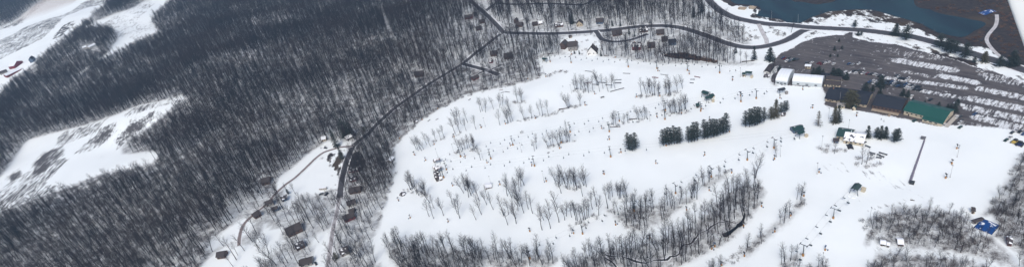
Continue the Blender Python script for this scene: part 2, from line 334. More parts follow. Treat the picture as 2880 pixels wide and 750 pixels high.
def tag(o, label=None, cat=None, group=None, kind=None):
    if label: o['label'] = label
    if cat: o['category'] = cat
    if group: o['group'] = group
    if kind: o['kind'] = kind
    return o
def copy_tree(o, parent=None):
    c = o.copy(); COL.objects.link(c)
    if parent: c.parent = parent
    for ch in CH.get(o.name, []): copy_tree(ch, c)
    return c
CH = {}
def remember(root):
    for ch in root.children:
        CH.setdefault(root.name, []).append(ch); remember(ch)
PROTO = {}
def inst(key, maker, loc, rz=0, sc=1.0):
    if key not in PROTO:
        r = maker(); bpy.context.view_layer.update(); remember(r); PROTO[key] = r; o = r
    else: o = copy_tree(PROTO[key])
    o.location = loc; o.rotation_euler.z = rz
    o.scale = (sc, sc, sc) if isinstance(sc, (int, float)) else sc
    return o

def tubes(P0, P1, R0, R1, n=3):
    P0 = np.array(P0, float); P1 = np.array(P1, float); R0 = np.array(R0, float); R1 = np.array(R1, float)
    ax = P1-P0; ax /= (np.linalg.norm(ax, axis=1, keepdims=True)+1e-9)
    t = np.where(np.abs(ax[:, 2:3]) < .9, np.array([[0, 0, 1.]]), np.array([[1., 0, 0]]))
    e1 = np.cross(ax, t); e1 /= np.linalg.norm(e1, axis=1, keepdims=True)+1e-9; e2 = np.cross(ax, e1)
    an = 2*np.pi*np.arange(n)/n; off = e1[:, None]*np.cos(an)[None, :, None]+e2[:, None]*np.sin(an)[None, :, None]
    V = np.concatenate([P0[:, None]+off*R0[:, None, None], P1[:, None]+off*R1[:, None, None]], 1)   # N,2n,3
    N = len(P0); k = np.arange(n); q = np.stack([k, (k+1) % n, n+(k+1) % n, n+k], 1)
    Fc = (q[None]+(np.arange(N)*2*n)[:, None, None]).reshape(-1, 4)
    return V.reshape(-1, 3), Fc
def np_mesh(name, V, Fc, m):
    me = bpy.data.meshes.new(name); nv = len(V); nf, fn = Fc.shape
    me.vertices.add(nv); me.vertices.foreach_set('co', V.astype(np.float32).ravel())
    me.loops.add(nf*fn); me.loops.foreach_set('vertex_index', Fc.astype(np.int32).ravel())
    me.polygons.add(nf); me.polygons.foreach_set('loop_start', (np.arange(nf)*fn).astype(np.int32))
    me.update(calc_edges=True); me.materials.append(m); return me
def set_attr(me, name, arr):
    a = me.attributes.new(name, 'FLOAT', 'POINT'); a.data.foreach_set('value', np.asarray(arr, np.float32))

# ------------------------------------------------------------------ terrain
def axis(lo, hi, step, flo, fhi):
    core = list(np.arange(lo, hi+.1, step)); s = step; x = hi
    while x < fhi: s = min(s*1.12, 400); x += s; core.append(x)
    s = step; x = lo
    while x > flo: s = min(s*1.12, 400); x -= s; core.insert(0, x)
    return np.array(core)
xs = axis(-1050, 760, 4.0, -9000, 9000); ys = axis(190, 1350, 4.0, -9000, 9000)
GX, GY = np.meshgrid(xs, ys); gx = GX.ravel(); gy = GY.ravel()
gz = hfun(gx, gy)
pu, pv = proj(gx, gy, gz)
behind = ((np.stack([gx, gy, gz-H], 1)@F3) < 20); pu[behind] = 9e4
pdist = lambda poly: sdpoly(pu, pv, poly)
def soft(poly, w=3.0): return 1-smooth(-w, w, pdist(poly))
ski = soft(SKI, 3); wood_in = np.zeros_like(ski)
for p, d in WOODS: wood_in = np.maximum(wood_in, soft(p, 8))
open_ = np.zeros_like(ski)
for p in (FIELD_A, FIELD_B, FIELD_C, YARD1, YARD2, YARD3, YARD4, EAST, VILLAGE_YARD, *LANES): open_ = np.maximum(open_, soft(p, 4))
litter = np.clip(1-np.maximum(ski, open_), 0, 1)
litter = np.maximum(litter*(1-.08*(pu > 2400)), wood_in*.75*(1-np.max([soft(p, 3) for p in LANES], axis=0))); litter = np.maximum(litter, .22*open_*(pu < 1500)*0)
litter = np.where(((pu > 1200) & (pv < 190)) | ((pu > 640) & (pu < 1090) & (pv > 540)), litter*.68, litter)
bare = np.zeros_like(ski)
for p, a in BARE: bare = np.maximum(bare, min(1, a*1.3)*(1-smooth(-10, 16, pdist(p)))*(.72+.5*vnoise(gx, gy, 22, 23)))
bare = np.maximum(bare, soft(FIELD_A, 3)*(.29+.36*(vnoise(gx, gy, 70, 22) > .56)))
bare = np.maximum(bare, soft(FIELD_B, 3)*(.15+.36*(vnoise(gx, gy, 90, 25) > .58)))
bare = np.maximum(bare, soft(FIELD_C, 3)*(.30+.35*(vnoise(gx, gy, 160, 21) > .55)))
for pts, w, a in TRACKS:
    pw = [tuple(q[:2]) for q in ground(pts)]; bare = np.maximum(bare, a*1.25*(1-smooth(w*.5, w+2.5, segdist(gx, gy, pw))))
brown = np.zeros_like(ski)
for p, a in BROWN:
    if a: brown = np.maximum(brown, a*soft(p, 5))
pd_ = sdpoly(gx, gy, POND_W); brown = np.maximum(brown, np.where((pu > 2570) | (pv < 16), .95, .6)*(1-smooth(5, 13, pd_)))
verge = (pu > 2240) & (pd_ > 0) & (pv < 230); brown = np.maximum(brown, np.where(verge, .40, 0))
tan = soft(C(0,0,S1,[(60,125),(120,70),(205,0),(205,-60),(430,-60),(390,0),(290,45),(180,90)]), 3)*.8
me = np_mesh('terrain', np.stack([gx, gy, gz], 1), (lambda nx, ny: np.stack([(j*nx+i).ravel() for i, j in (lambda I, J: ((I, J), (I+1, J), (I+1, J+1), (I, J+1)))(*np.meshgrid(np.arange(nx-1), np.arange(ny-1)))], 1))(len(xs), len(ys)), M_GROUND)
for n_, a_v in (('litter', litter), ('bare', bare), ('brown', brown), ('tan', tan)): set_attr(me, n_, a_v)
me.polygons.foreach_set('use_smooth', np.ones(len(me.polygons), bool))
tag(obj('ground', me), kind='structure')

# ---- flat sheets
def catmull(pts, step=3.0):
    P = np.array(pts, float); P = np.vstack([2*P[0]-P[1], P, 2*P[-1]-P[-2]]); out = []
    for i in range(1, len(P)-2):
        n = max(2, int(np.linalg.norm(P[i+1]-P[i])/step))
        for t in np.arange(n)/n:
            a, b, c, d = P[i-1], P[i], P[i+1], P[i+2]
            out.append(.5*((2*b)+(c-a)*t+(2*a-5*b+4*c-d)*t*t+(3*b-a-3*c+d)*t**3))
    out.append(P[-2]); return np.array(out)
ROAD_W = {}
def ribbon(name, pts, w, m, z, jag=0.0, kind='structure'):
    Cn = catmull(ground(pts)[:, :2]); T = np.gradient(Cn, axis=0); T /= np.linalg.norm(T, axis=1, keepdims=True)+1e-9; Nn = np.stack([-T[:, 1], T[:, 0]], 1)
    K = 9; ac = np.linspace(-1.15, 1.15, K); V = []; A = []
    if jag: Cn = Cn+Nn*((vnoise(Cn[:, 0], Cn[:, 1], 9, 19)-.5)*6+(vnoise(Cn[:, 0], Cn[:, 1], 3.5, 29)-.5)*2.5)[:, None]
    wn = w*(1+jag*(vnoise(Cn[:, 0], Cn[:, 1], 6, 9)-.5))
    for a in ac: V.append(Cn+Nn*(a*wn/2)[:, None]); A.append(np.full(len(Cn), a))
    V = np.stack(V, 1).reshape(-1, 2); A = np.stack(A, 1).ravel(); Z = hfun(V[:, 0], V[:, 1])+z
    n = len(Cn); q = np.array([(i*K+j, (i+1)*K+j, (i+1)*K+j+1, i*K+j+1) for i in range(n-1) for j in range(K-1)])
    me = np_mesh(name, np.column_stack([V, Z]), q, m); set_attr(me, 'across', A)
    ROAD_W[name] = (Cn, w); return tag(obj(name, me), kind=kind)
zz = .06
for nm, (pts, w, mm) in ROADS.items():
    if nm == 'lot_spine': continue
    ribbon(nm, pts, w, M_ROAD[mm], zz+(.12 if nm in ('woods_road', 'dirt_drive', 'snowy_lane', 'hill_road', 'side_road', 'side_drive') else .04)); zz += .011

def grid_sheet(name, poly_w, step, z, m):
    a = np.array(poly_w); x0, y0 = a.min(0)-step; x1, y1 = a.max(0)+step
    X, Y = np.meshgrid(np.arange(x0, x1, step), np.arange(y0, y1, step)); ny, nx = X.shape
    x = X.ravel(); y = Y.ravel(); inside = inpoly(x+step/2, y+step/2, poly_w).reshape(ny, nx)[:-1, :-1]
    J, I = np.nonzero(inside); base = J*nx+I; q = np.stack([base, base+1, base+1+nx, base+nx], 1)
    used = np.unique(q); mp = np.full(nx*ny, -1); mp[used] = np.arange(len(used)); q = mp[q]
    V = np.stack([x[used], y[used], np.full(len(used), z)], 1); return np_mesh(name, V, q, m), V
me, V = grid_sheet('parking_lot', LOT_W, 1.6, .045, M_LOT)
lu, lv = proj(V[:, 0], V[:, 1], V[:, 2]); lx, ly = V[:, 0], V[:, 1]
row = np.zeros(len(V)); 
ROWS = [((2523,170),(2677,197),7,.95),((2545,202),(2632,219),4,.85),((2652,214),(2741,232),6,1.),((2488,214),(2600,229),3,.5),((2490,218),(2713,247),4.5,.9),((2560,250),(2710,276),4.5,.85),
        ((2500,140),(2560,155),8,.7),((2560,150),(2640,166),7,.8),((2400,122),(2470,140),10,.5),((2480,135),(2500,150),9,.6),((2460,190),(2495,196),3,.5),((2380,201),(2410,206),4,.9),
        ((2770,214),(2960,250),9,.8),((2757,250),(3000,300),6,.92),((2738,278),(3000,332),7,.93),((2728,303),(3000,364),7,.9),((2748,330),(3000,392),6.5,.92),((2710,345),(2810,366),5,.75),((2810,366),(3000,418),6,.8),
        ((2160,190),(2200,186),4,.7),((2215,196),(2340,205),5,.62),((2345,262),(2420,268),3,.5),((2690,290),(2705,294),2.5,1.1),((2545,270),(2562,276),2.5,.9),((2404,99),(2490,116),3,1.2),((2510,110),(2610,135),4,1.2),((2600,135),(2640,147),3,1.1)]
for p0, p1, w, a in ROWS:
    g0, g1 = gp([p0, p1]); row = np.maximum(row, a*(1-smooth(w*.62, w*1.05+1.2, segdist(lx, ly, [g0, g1]))))
edge = -sdpoly(lx, ly, LOT_W); row = np.maximum(row, 1.25*(1-smooth(0., 3.2, edge+2*(vnoise(lx, ly, 5, 31)-.5))))
set_attr(me, 'row', row); set_attr(me, 'speck', ((lu < 2700)*.7+.3)*np.ones(len(V)))
tag(obj('parking_lot', me), kind='structure')

def water(name, poly_w, z, m):
    P = catmull(list(poly_w)+[poly_w[0]], 4.0)[:-1]; me = bpy.data.meshes.new(name)
    me.from_pydata([(x, y, z) for x, y in P], [], [tuple(range(len(P)))]); me.materials.append(m); me.update(); return tag(obj(name, me), kind='structure')
def water_mat(name, c0, c1, rough=.12):
    m, nt, b = new_mat(name); k = NT(nt); tc = k.N.new('ShaderNodeTexCoord').outputs['Object']
    k.L.new(k.mix(k.rng(k.noise(k.mapping(tc, (.9, .16, 1), R_(12)), .09, 6, .6), .40, .58), c0, c1), b.inputs['Base Color']); b.inputs['Roughness'].default_value = rough; b.inputs['IOR'].default_value = 1.33
    bp = k.N.new('ShaderNodeBump'); bp.inputs['Strength'].default_value = .25; bp.inputs['Distance'].default_value = .2; k.L.new(k.noise(tc, 1.2, 4), bp.inputs['Height']); k.L.new(bp.outputs[0], b.inputs['Normal']); return m
M_WATER = water_mat('pond water', (.002, .009, .013), (.008, .030, .036))  # stretched dark streaks in the base colour are painted-in reflections
water('pond_water', POND_W, .06, M_WATER)
M_CREEK = water_mat('black creek water', (.006, .008, .012), (.012, .015, .02), .35)
water('creek_pool', gp(POOL), .07, M_CREEK); water('creek_pool', gp(POOL2), .09, M_CREEK)
M_CR = road_material('creek with iced edges', (.008, .01, .014), (.02, .022, .028), .9)
ribbon('creek', CREEK, 1.9, M_CR, .05, 1.7); ribbon('creek', C(1440,375,S1,[(930,520),(985,480),(1040,450),(1100,436),(1150,445)]), 1.4, M_CR, .06, 1.5); ribbon('creek', C(1440,375,S1,[(480,618),(500,655),(540,700)]), 1.8, M_CR, .065, 1.2)

# ------------------------------------------------------------------ trees
def bare_tree_geo(seed, Ht=22., crown0=.42, spread=1.0, limbs=17, fork=False):
    r = np.random.default_rng(seed); P0, P1, A, B = [], [], [], []; tp0, tp1, ta, tb = [], [], [], []
    n = 7; pts = [np.zeros(3)]; d = np.array([r.normal(0, .03), r.normal(0, .03), 1.])
    for i in range(n):
        d = d+np.array([r.normal(0, .05), r.normal(0, .05), 0]); d /= np.linalg.norm(d); pts.append(pts[-1]+d*Ht/n*.95)
    rad = [.27*Ht/22*(1-i/n)**.8+.035 for i in range(n+1)]
    for i in range(n): P0.append(pts[i]); P1.append(pts[i+1]); A.append(rad[i]); B.append(rad[i+1])
    def at(t):
        i = min(int(t*n), n-1); return pts[i]*(1-(t*n-i))+pts[i+1]*(t*n-i), rad[i]*(1-(t*n-i))+rad[i+1]*(t*n-i)
    def branch(p, d, l, rr, depth):
        q = p; segs = 3 if depth < 2 else 2; ends = []
        for s in range(segs):
            d = d+np.array([r.normal(0, .13), r.normal(0, .13), .13]); d = d/np.linalg.norm(d); e = q+d*l/segs
            big = depth == 0
            (P0 if big else tp0).append(q); (P1 if big else tp1).append(e)
            (A if big else ta).append(rr*(1-s/segs*.8)); (B if big else tb).append(rr*(1-(s+1)/segs*.8)); q = e; ends.append((q, d))
        if depth < 2:
            m = 6 if depth == 0 else 5
            for j in range(m):
                t = .25+.75*j/(m-1); qq, dd = ends[min(int(t*segs), segs-1)]; bp = p+(qq-p)*1.0 if t > .9 else p+(ends[-1][0]-p)*t
                nd = dd+r.normal(0, .62, 3); nd[2] += .12; nd /= np.linalg.norm(nd)
                branch(bp, nd, l*(.52 if depth == 0 else .60)*r.uniform(.7, 1.1), (rr*.42 if depth == 0 else .021), depth+1)
    for i in range(limbs):
        t = crown0+(1-crown0)*(i+r.uniform(-.3, .3))/limbs; t = min(max(t, .2), .99); p, rr = at(t); az = i*2.4+r.uniform(-.5, .5)
        up = r.uniform(.75, 1.5); dd = np.array([math.cos(az), math.sin(az), up]); dd /= np.linalg.norm(dd)
        branch(p, dd, Ht*.24*spread*r.uniform(.65, 1.1)*(1.15-.75*max(0, t-crown0)/(1-crown0)), rr*.5, 0)
    return (P0, P1, A, B), (tp0, tp1, ta, tb)
BT = []
SPEC = [(1, 23, .45, .85, 15), (2, 22, .5, .8, 14), (3, 24, .4, .95, 17), (4, 21, .38, 1.1, 17), (5, 24, .55, .8, 13), (6, 20, .35, 1.15, 18), (7, 22, .48, .9, 15), (8, 23, .3, 1.25, 20)]
for sp in SPEC:
    a, b = bare_tree_geo(*sp[:1], Ht=sp[1], crown0=sp[2], spread=sp[3], limbs=sp[4])
    V1, F1 = tubes(*a, n=5); V2, F2 = tubes(*b, n=3)
    mt = np_mesh('trunk', V1, F1, M_BARK); mc = np_mesh('crown', V2, F2, M_TWIG)
    mj = np_mesh('whole_tree', np.vstack([V1]), F1, M_BARK)
    # joined mesh for the massed woods: two materials
    Vj = np.vstack([V1, V2]); Fj = np.vstack([F1[:, :4], F2+len(V1)]); mj = np_mesh('woodland_tree', Vj, Fj, M_BARK); mj.materials.append(M_TWIG)
    mi = np.zeros(len(Fj), np.int32); mi[len(F1):] = 1; mj.polygons.foreach_set('material_index', mi)
    BT.append((mt, mc, mj))
def bush_geo(seed, n=26, h=2.6, w=2.6):
    r = np.random.default_rng(seed); P0, P1, A, B = [], [], [], []
    for i in range(n):
        b0 = np.array([r.normal(0, .35*w), r.normal(0, .35*w), -.05]); d = np.array([r.normal(0, .4), r.normal(0, .4), 1.]); d /= np.linalg.norm(d)
        e = b0+d*h*r.uniform(.45, .8); P0.append(b0); P1.append(e); A.append(.028); B.append(.018)
        for k in range(4):
            dd = d+r.normal(0, .5, 3); dd /= np.linalg.norm(dd); s = b0+(e-b0)*r.uniform(.4, 1); P0.append(s); P1.append(s+dd*h*r.uniform(.2, .42)); A.append(.022); B.append(.012)
    return tubes(P0, P1, A, B, 3)
def hidden_collection(name, meshes):
    c = bpy.data.collections.new(name)
    for i, m in enumerate(meshes):
        c.objects.link(bpy.data.objects.new(f'{name}_kind_{i:02d}', m))
    return c
COL_TREES = hidden_collection('woodland_tree', [b[2] for b in BT])
COL_BUSH = hidden_collection('bush', [np_mesh('bush', *bush_geo(50+i), M_BRUSH) for i in range(4)])
COL_REED = hidden_collection('reed', [np_mesh('reed', *bush_geo(70+i, 60, 1.7, 2.4), M_REED) for i in range(4)])
def scatter(name, pts, scl, coll, nvar, label, cat, low=None):
    n = len(pts); me = bpy.data.meshes.new(name); me.vertices.add(n); me.vertices.foreach_set('co', np.asarray(pts, np.float32).ravel())
    set_attr(me, 'scl', scl); set_attr(me, 'rot', rng.uniform(0, 6.28, n))
    a = me.attributes.new('vi', 'INT', 'POINT'); a.data.foreach_set('value', (rng.integers(0, nvar, n) if low is None else np.where(low, rng.choice([3, 5, 7], n), rng.integers(0, nvar, n))).astype(np.int32))
    o = obj(name, me); ng = bpy.data.node_groups.new(name, 'GeometryNodeTree')
    ng.interface.new_socket('Geometry', in_out='INPUT', socket_type='NodeSocketGeometry'); ng.interface.new_socket('Geometry', in_out='OUTPUT', socket_type='NodeSocketGeometry')
    N = ng.nodes; L = ng.links; gi = N.new('NodeGroupInput'); go = N.new('NodeGroupOutput'); ip = N.new('GeometryNodeInstanceOnPoints'); ci = N.new('GeometryNodeCollectionInfo')
    ci.inputs[0].default_value = coll; ci.inputs[1].default_value = True; ci.inputs[2].default_value = True
    def na(nm, t):
        q = N.new('GeometryNodeInputNamedAttribute'); q.data_type = t; q.inputs[0].default_value = nm; return q.outputs['Attribute']
    cb = N.new('ShaderNodeCombineXYZ'); L.new(na('rot', 'FLOAT'), cb.inputs[2])
    L.new(gi.outputs[0], ip.inputs['Points']); L.new(ci.outputs[0], ip.inputs['Instance']); ip.inputs['Pick Instance'].default_value = True
    L.new(na('vi', 'INT'), ip.inputs['Instance Index']); L.new(cb.outputs[0], ip.inputs['Rotation']); L.new(na('scl', 'FLOAT'), ip.inputs['Scale']); L.new(ip.outputs[0], go.inputs[0])
    md = o.modifiers.new('scatter', 'NODES'); md.node_group = ng
    return tag(o, label, cat, kind='stuff')

# ---- candidate points for the woods
def candidates(sp, x0=-2500, x1=800, y0=190, y1=3200, seed=5):
    r = np.random.default_rng(seed); X, Y = np.meshgrid(np.arange(x0, x1, sp), np.arange(y0, y1, sp)); X = X.ravel()+r.uniform(-.48, .48, X.size)*sp; Y = Y.ravel()+r.uniform(-.48, .48, Y.size)*sp
    X = X+ (0); m = np.hypot(X, Y) < 3300; X, Y = X[m], Y[m]
    u, v = proj(X, Y, np.zeros(len(X))); ok = (u > -260) & (u < 3080) & (v > -160) & (v < 900); X, Y = X[ok], Y[ok]; Z = hfun(X, Y); u, v = proj(X, Y, Z); return X, Y, Z, u, v
def road_clear(X, Y, extra):
    m = np.ones(len(X), bool)
    for nm, (Cn, w) in ROAD_W.items(): m &= segdist(X, Y, [tuple(p) for p in Cn[::3]]+[tuple(Cn[-1])]) > w/2+extra
    return m
X, Y, Z, u, v = candidates(5.35)
excl = np.zeros(len(X), bool)
for p in (SKI, FIELD_A, FIELD_B, FIELD_C, YARD1, YARD2, YARD3, YARD4, EAST, VILLAGE_YARD, *SNOWBITS): excl |= inpoly(u, v, p)
tu, tv = proj(X, Y, Z+15.0)
for p in (FIELD_A, FIELD_B, FIELD_C): excl |= inpoly(tu, tv, p)
tu, tv = proj(X, Y, Z+9.0)
for p in (YARD1, YARD2, YARD3, YARD4, VILLAGE_YARD): excl |= inpoly(tu, tv, p)
HB = [(1583,1594,139),(1600,1624,143),(1654,1677,154),(1452,1468,78),(1446,1454,66),(1498,1512,75),(1515,1526,72),(1560,1584,79),(1622,1639,76),(1677,1696,69),(1724,1750,104),(1778,1802,142),(1798,1822,93),(1847,1868,100),(1881,1902,129),(1822,1842,137),
      (1308,1330,56),(1419,1442,168),(1168,1190,219),(1376,1386,179),(1333,1348,228),(738,761,522),(812,855,668),(962,985,722),(984,1015,547),(972,1001,620),(40,110,200),(236,272,140)]
for a_, b_, v_ in HB: excl |= (u > a_-5) & (u < b_+9) & (v > v_-14) & (v < v_+17)
excl |= (u > 2150) & (v > 340)
farbit = (u < 130) & (v < 80) & ~inpoly(u, v, FIELD_C)
dens = .58+.70*smooth(.28, .58, .55*vnoise(X, Y, 130, 41)+.45*vnoise(X, Y*1.6, 38, 42))
vill = (u > 1250) & (v < 170); dens = np.where(vill, dens*.8, dens)
lowleft = (u > 640) & (u < 1080) & (v > 560); dens = np.where(lowleft, .45, dens)
dens = np.where(inpoly(u, v, C(0,0,1,[(1180,235),(1450,150),(1500,240),(1120,400),(1080,350)])), .6, dens)
yd = np.zeros(len(X), bool)
for p in (YARD2, YARD3, YARD4, YARD1): yd |= inpoly(u, v, p)
yd &= ~((u > 800) & (v < 545))
keep = ((~excl) & (rng.random(len(X)) < dens) | (yd & (rng.random(len(X)) < .10))) & road_clear(X, Y, 1.5)
ptsA = np.stack([X, Y, Z], 1)[keep]; uA, vA = u[keep], v[keep]
sclA = rng.uniform(.62, 1.15, len(ptsA))*(.88+.30*vnoise(ptsA[:, 0], ptsA[:, 1], 55, 91))
X2, Y2, Z2, u2, v2 = candidates(4.8, -300, 800, 190, 760, seed=8); selB = np.zeros(len(X2), bool); wid = np.full(len(X2), -1)
for i, (p, d) in enumerate(WOODS):
    ins = inpoly(u2, v2, p) & (rng.random(len(X2)) < d*.85); selB |= ins; wid[ins] = i
for p in (POOL, POOL2, *LANES): selB &= ~inpoly(u2, v2, p)
selB &= road_clear(X2, Y2, .3)
ptsB = np.stack([X2, Y2, Z2], 1)[selB]; uB, vB, wB = u2[selB], v2[selB], wid[selB]
sclB = np.where(np.isin(wB, [8, 9, 10]), rng.uniform(.32, .58, len(ptsB)), rng.uniform(.65, 1.05, len(ptsB)))
sclB = np.where(np.isin(wB, [3, 4, 5, 6, 7]), sclB*.8, sclB)

# ---- registry for labels that single out one thing by its surroundings
REG = []
def reg(o, desc, kind, xy, cat, group): REG.append((o, desc, kind, (float(xy[0]), float(xy[1])), cat, group))
LMK = {'the block of three dark pines': (1779,421), 'the middle of the dark pine row': (1950,398), 'the green-roofed lodge': (2610,330), 'the white tent halls': (2245,238), 'the long covered conveyor': (2580,455),
  'the upper lift huts': (1235,470), 'the ski school building': (2390,392), 'the green lift terminal on its own': (2408,536), 'the two-roofed lift station': (1998,278), 'the white A-frame house': (1661,145),
  'the black creek pool': (2041,659), 'the blue tarpaulin': (2772,640), 'the top lift station': (1532,172), 'the boxed-in hut on the slope': (1374,528), 'the tallest lone slope tree': (1293,612), 'the dark lift terminal by the tents': (2197,258),
  'the snow-filled parking rows': (2850,290), 'the pond jetty': (2135,36), 'the timber rails among trees': (1680,235), 'the dark-roofed main lodge': (2380,285), 'the road fork in the woods': (990,408), 'the tip of the curving wood': (2140,520),
  'the orange-footed tower downslope': (2345,614), 'the village road loop': (1700,112), 'the lot entrance': (2390,95), 'the twin-hut lift station': (2100,214), 'the lone conifer by the road': (2121,168), 'the western edge of the piste': (1120,400),
  'the bottom wood of bare trees': (1250,700), 'the open glade of slope trees': (1500,590)}
ORD = ['', 'second ', 'third ', 'fourth ', 'fifth ', 'sixth ', 'seventh ', 'eighth ', 'ninth ', 'tenth ', 'eleventh ', 'twelfth ', 'thirteenth ', 'fourteenth ', 'fifteenth ', 'sixteenth ', 'seventeenth ', 'eighteenth ', 'nineteenth ', 'twentieth ',
       'twenty-first ', 'twenty-second ', 'twenty-third ', 'twenty-fourth ', 'twenty-fifth ', 'twenty-sixth ', 'twenty-seventh ', 'twenty-eighth ', 'twenty-ninth ', 'thirtieth ', 'thirty-first ', 'thirty-second ', 'thirty-third ', 'thirty-fourth ', 'thirty-fifth ', 'thirty-sixth ', 'thirty-seventh ', 'thirty-eighth ', 'thirty-ninth ', 'fortieth ']
def finish_labels():
    L = {k: gp([p])[0] for k, p in LMK.items()}; buckets = {}
    for it in REG:
        xy = it[3]; best = min(L, key=lambda k: math.hypot(L[k][0]-xy[0], L[k][1]-xy[1])); d = math.hypot(L[best][0]-xy[0], L[best][1]-xy[1]); buckets.setdefault((it[2], best), []).append((d, it))
    for (k, lm), L2 in buckets.items():
        for i, (d, it) in enumerate(sorted(L2, key=lambda t: t[0])):
            o = it[0]; tag(o, f'{it[1]}, {ORD[min(i, len(ORD)-1)]}closest to {lm}', it[4], it[5])

# ---- bare trees of the slopes, one thing each
def bare_tree(i):
    def mk():
        r = empty('bare_tree'); obj('trunk', BT[i][0], r); obj('crown', BT[i][1], r); return r
    return mk
NT_ = 0
def place_tree(p, ht, var=None, label=None, group=None):
    global NT_
    var = random.choice([0, 2, 3, 5, 7, 7]) if var is None else var
    o = inst(('bt', var), bare_tree(var), tuple(p), random.uniform(0, 6.28), ht/SPEC[var][1]); NT_ += 1
    tag(o, label, 'tree', group); return o
K1 = lambda x, y, pts: C(x, y, S2, pts)
CLUMPS = [
 ('bare trees in the outermost slope clump towards the woods', K1(1080,300,[(345,443),(400,430),(325,430),(468,398),(430,380),(378,440),(360,425)]), 18),
 ('bare trees beside the brush line below the outermost clump', K1(1080,300,[(567,323),(605,310),(515,330)]), 15),
 ('bare trees spaced along the top brush line', K1(1080,300,[(720,178),(773,172),(840,160),(740,160),(925,228),(715,272),(765,262),(825,240)]), 19),
 ('bare trees up by the woods edge of the slope', K1(1080,130,[(1020,665),(970,660),(1100,635),(1165,620),(1195,605),(990,650),(1170,590),(1255,640),(1275,660)]), 17),
 ('bare trees at the end of the long hedge line', K1(1080,300,[(1165,185),(1250,165),(1240,172),(1275,158)]), 18),
 ('bare trees in the dark clump above the upper lift line', K1(1080,300,[(775,450),(790,445),(755,440),(815,430),(845,425),(865,415),(910,430),(905,420),(925,425),(972,535),(895,428)]), 17),
 ('bare trees leaning over the rocks by the upper huts', K1(1080,450,[(275,300),(265,295),(290,290),(352,355),(330,340),(300,280),(430,360),(425,345),(505,485),(460,430),(410,350)]), 19),
 ('lone bare trees on open snow below the upper huts', K1(1080,450,[(455,565),(500,585),(598,555),(685,442),(740,540)]), 19),
 ('bare trees in the clump beside the boxed-in hut', K1(1080,450,[(800,330),(850,372),(875,355),(895,335),(820,300),(870,340),(845,320),(925,598),(980,545),(1030,447),(1040,385),(1098,493)]), 19),
 ('bare trees spaced out in the open glade', K1(1080,450,[(1240,358),(1200,555),(1250,545),(1243,648),(1285,380)]) + K1(1440,562,[(60,108),(75,60),(120,130),(165,90),(207,133),(43,235),(38,185)]), 20),
 ('bare trees by the small dirt streak on the piste', K1(1440,376,[(225,172),(248,150),(362,135),(395,120),(415,115),(465,110),(490,100),(545,85),(580,82),(560,80),(510,95)]), 16),
 ('bare trees at the upper end of the open glade', K1(1440,376,[(75,578),(90,528),(122,518),(70,665),(60,640),(45,620)]), 20),
 ('bare trees in the big central grove', K1(1440,376,[(435,485),(470,530),(485,520),(505,505),(555,555),(545,545),(625,535),(595,500),(650,565),(720,520),(745,530),(495,597),(710,628),(725,515),(620,520),(575,530),(640,520),(530,500)]), 19),
 ('bare trees dotted below the big central grove', K1(1440,562,[(303,300),(318,200),(387,163),(453,75),(547,160),(530,200),(600,172),(640,200),(655,205),(722,200),(755,180),(775,178),(808,90),(872,155),(850,60),(740,195),(630,150),(700,230)]), 19),
 ('bare trees in the rounded clump right of the grove', K1(1440,376,[(1010,632),(1085,650),(1095,640),(1060,620),(1135,650),(1120,640),(970,650),(985,665),(1150,630),(1075,655)]), 17),
 ('bare trees standing along the hedge with dark debris', K1(1440,188,[(10,545),(125,530),(198,520),(100,355),(92,350),(60,360),(280,490),(308,488),(365,480),(572,420),(560,415),(683,390),(575,410)]), 18),
 ('bare trees around the timber rails', K1(1440,188,[(720,268),(690,230),(635,240),(665,250),(770,265),(765,255),(815,250),(880,250),(915,220),(967,250),(995,215),(1035,218),(855,190),(870,190),(650,225),(740,235)]), 18),
 ('bare trees in the thin clump with a fallen log', K1(1440,188,[(550,665),(1045,585),(1020,590),(1120,570),(1160,555),(1005,580),(1275,540),(1270,530)]), 15),
 ('bare trees in the upper clump above the two-roofed station', K1(1800,188,[(15,275),(68,295),(105,270),(130,290),(150,290),(180,290),(190,285),(255,285),(285,285),(310,290),(425,220),(55,270),(98,262),(265,270),(300,265)]), 18),
 ('bare trees in the lower clump beside the two-roofed station', K1(1800,188,[(315,468),(335,465),(345,470),(392,470),(425,440),(445,440),(465,445),(250,465),(300,460),(360,460),(400,450),(455,425)]), 17),
 ('bare trees in the smallest clump above the pines', K1(1800,188,[(45,525),(70,520),(60,515),(25,510)]), 14),
 ('bare trees at the ski school brush', K1(2160,376,[(940,305),(990,300),(665,200)]), 15),
 ('bare trees at the gap between the curving woods', K1(1800,376,[(520,650),(548,640),(510,640)]), 17),
 ('thin bare trees beside the snow gun above the wood strip', K1(2160,376,[(325,665),(290,660),(85,235)]), 14),
]
clump_px = []
for gname, pts, h in CLUMPS:
    for p, q in zip(ground(pts), pts):
        sing = gname.replace('bare trees', 'bare tree')
        place_tree(p, 1.06*h*random.uniform(.82, 1.15), None, sing+', grey and leafless', gname); clump_px.append(q)
place_tree(G(1293.4,613), 25, 7, 'tallest lone bare tree on open snow, thick dark trunk and broad crown', 'lone bare trees on open snow below the upper huts')
place_tree(G(1348.3,564.5), 25, 3, 'broad bare tree at the lower edge of the clump beside the boxed-in hut', 'bare trees in the clump beside the boxed-in hut')
place_tree(G(1548.4,641.5), 23, 3, 'thick bare tree nearest the piste on the lower edge of the glade', 'bare trees spaced out in the open glade')
place_tree(G(1572.2,624.3), 26, 2, 'tallest bare tree dotted between the glade and the central grove', 'bare trees dotted below the big central grove')
place_tree(G(1905,257.5), 21, 7, 'widest bare tree at the end of the upper clump, crown like a fan', 'bare trees in the upper clump above the two-roofed station')
place_tree(G(2125,500), 26, 7, 'pale bare tree rising tallest out of the tip of the curving wood', 'trees of the curving wood')
place_tree(G(2225,92), 20, 7, 'broad grey bare tree on the verge between the highway fork and pond', 'trees by the pond')
place_tree(G(2308,58), 14, 0, 'slim bare tree on the pond shore', 'trees by the pond')
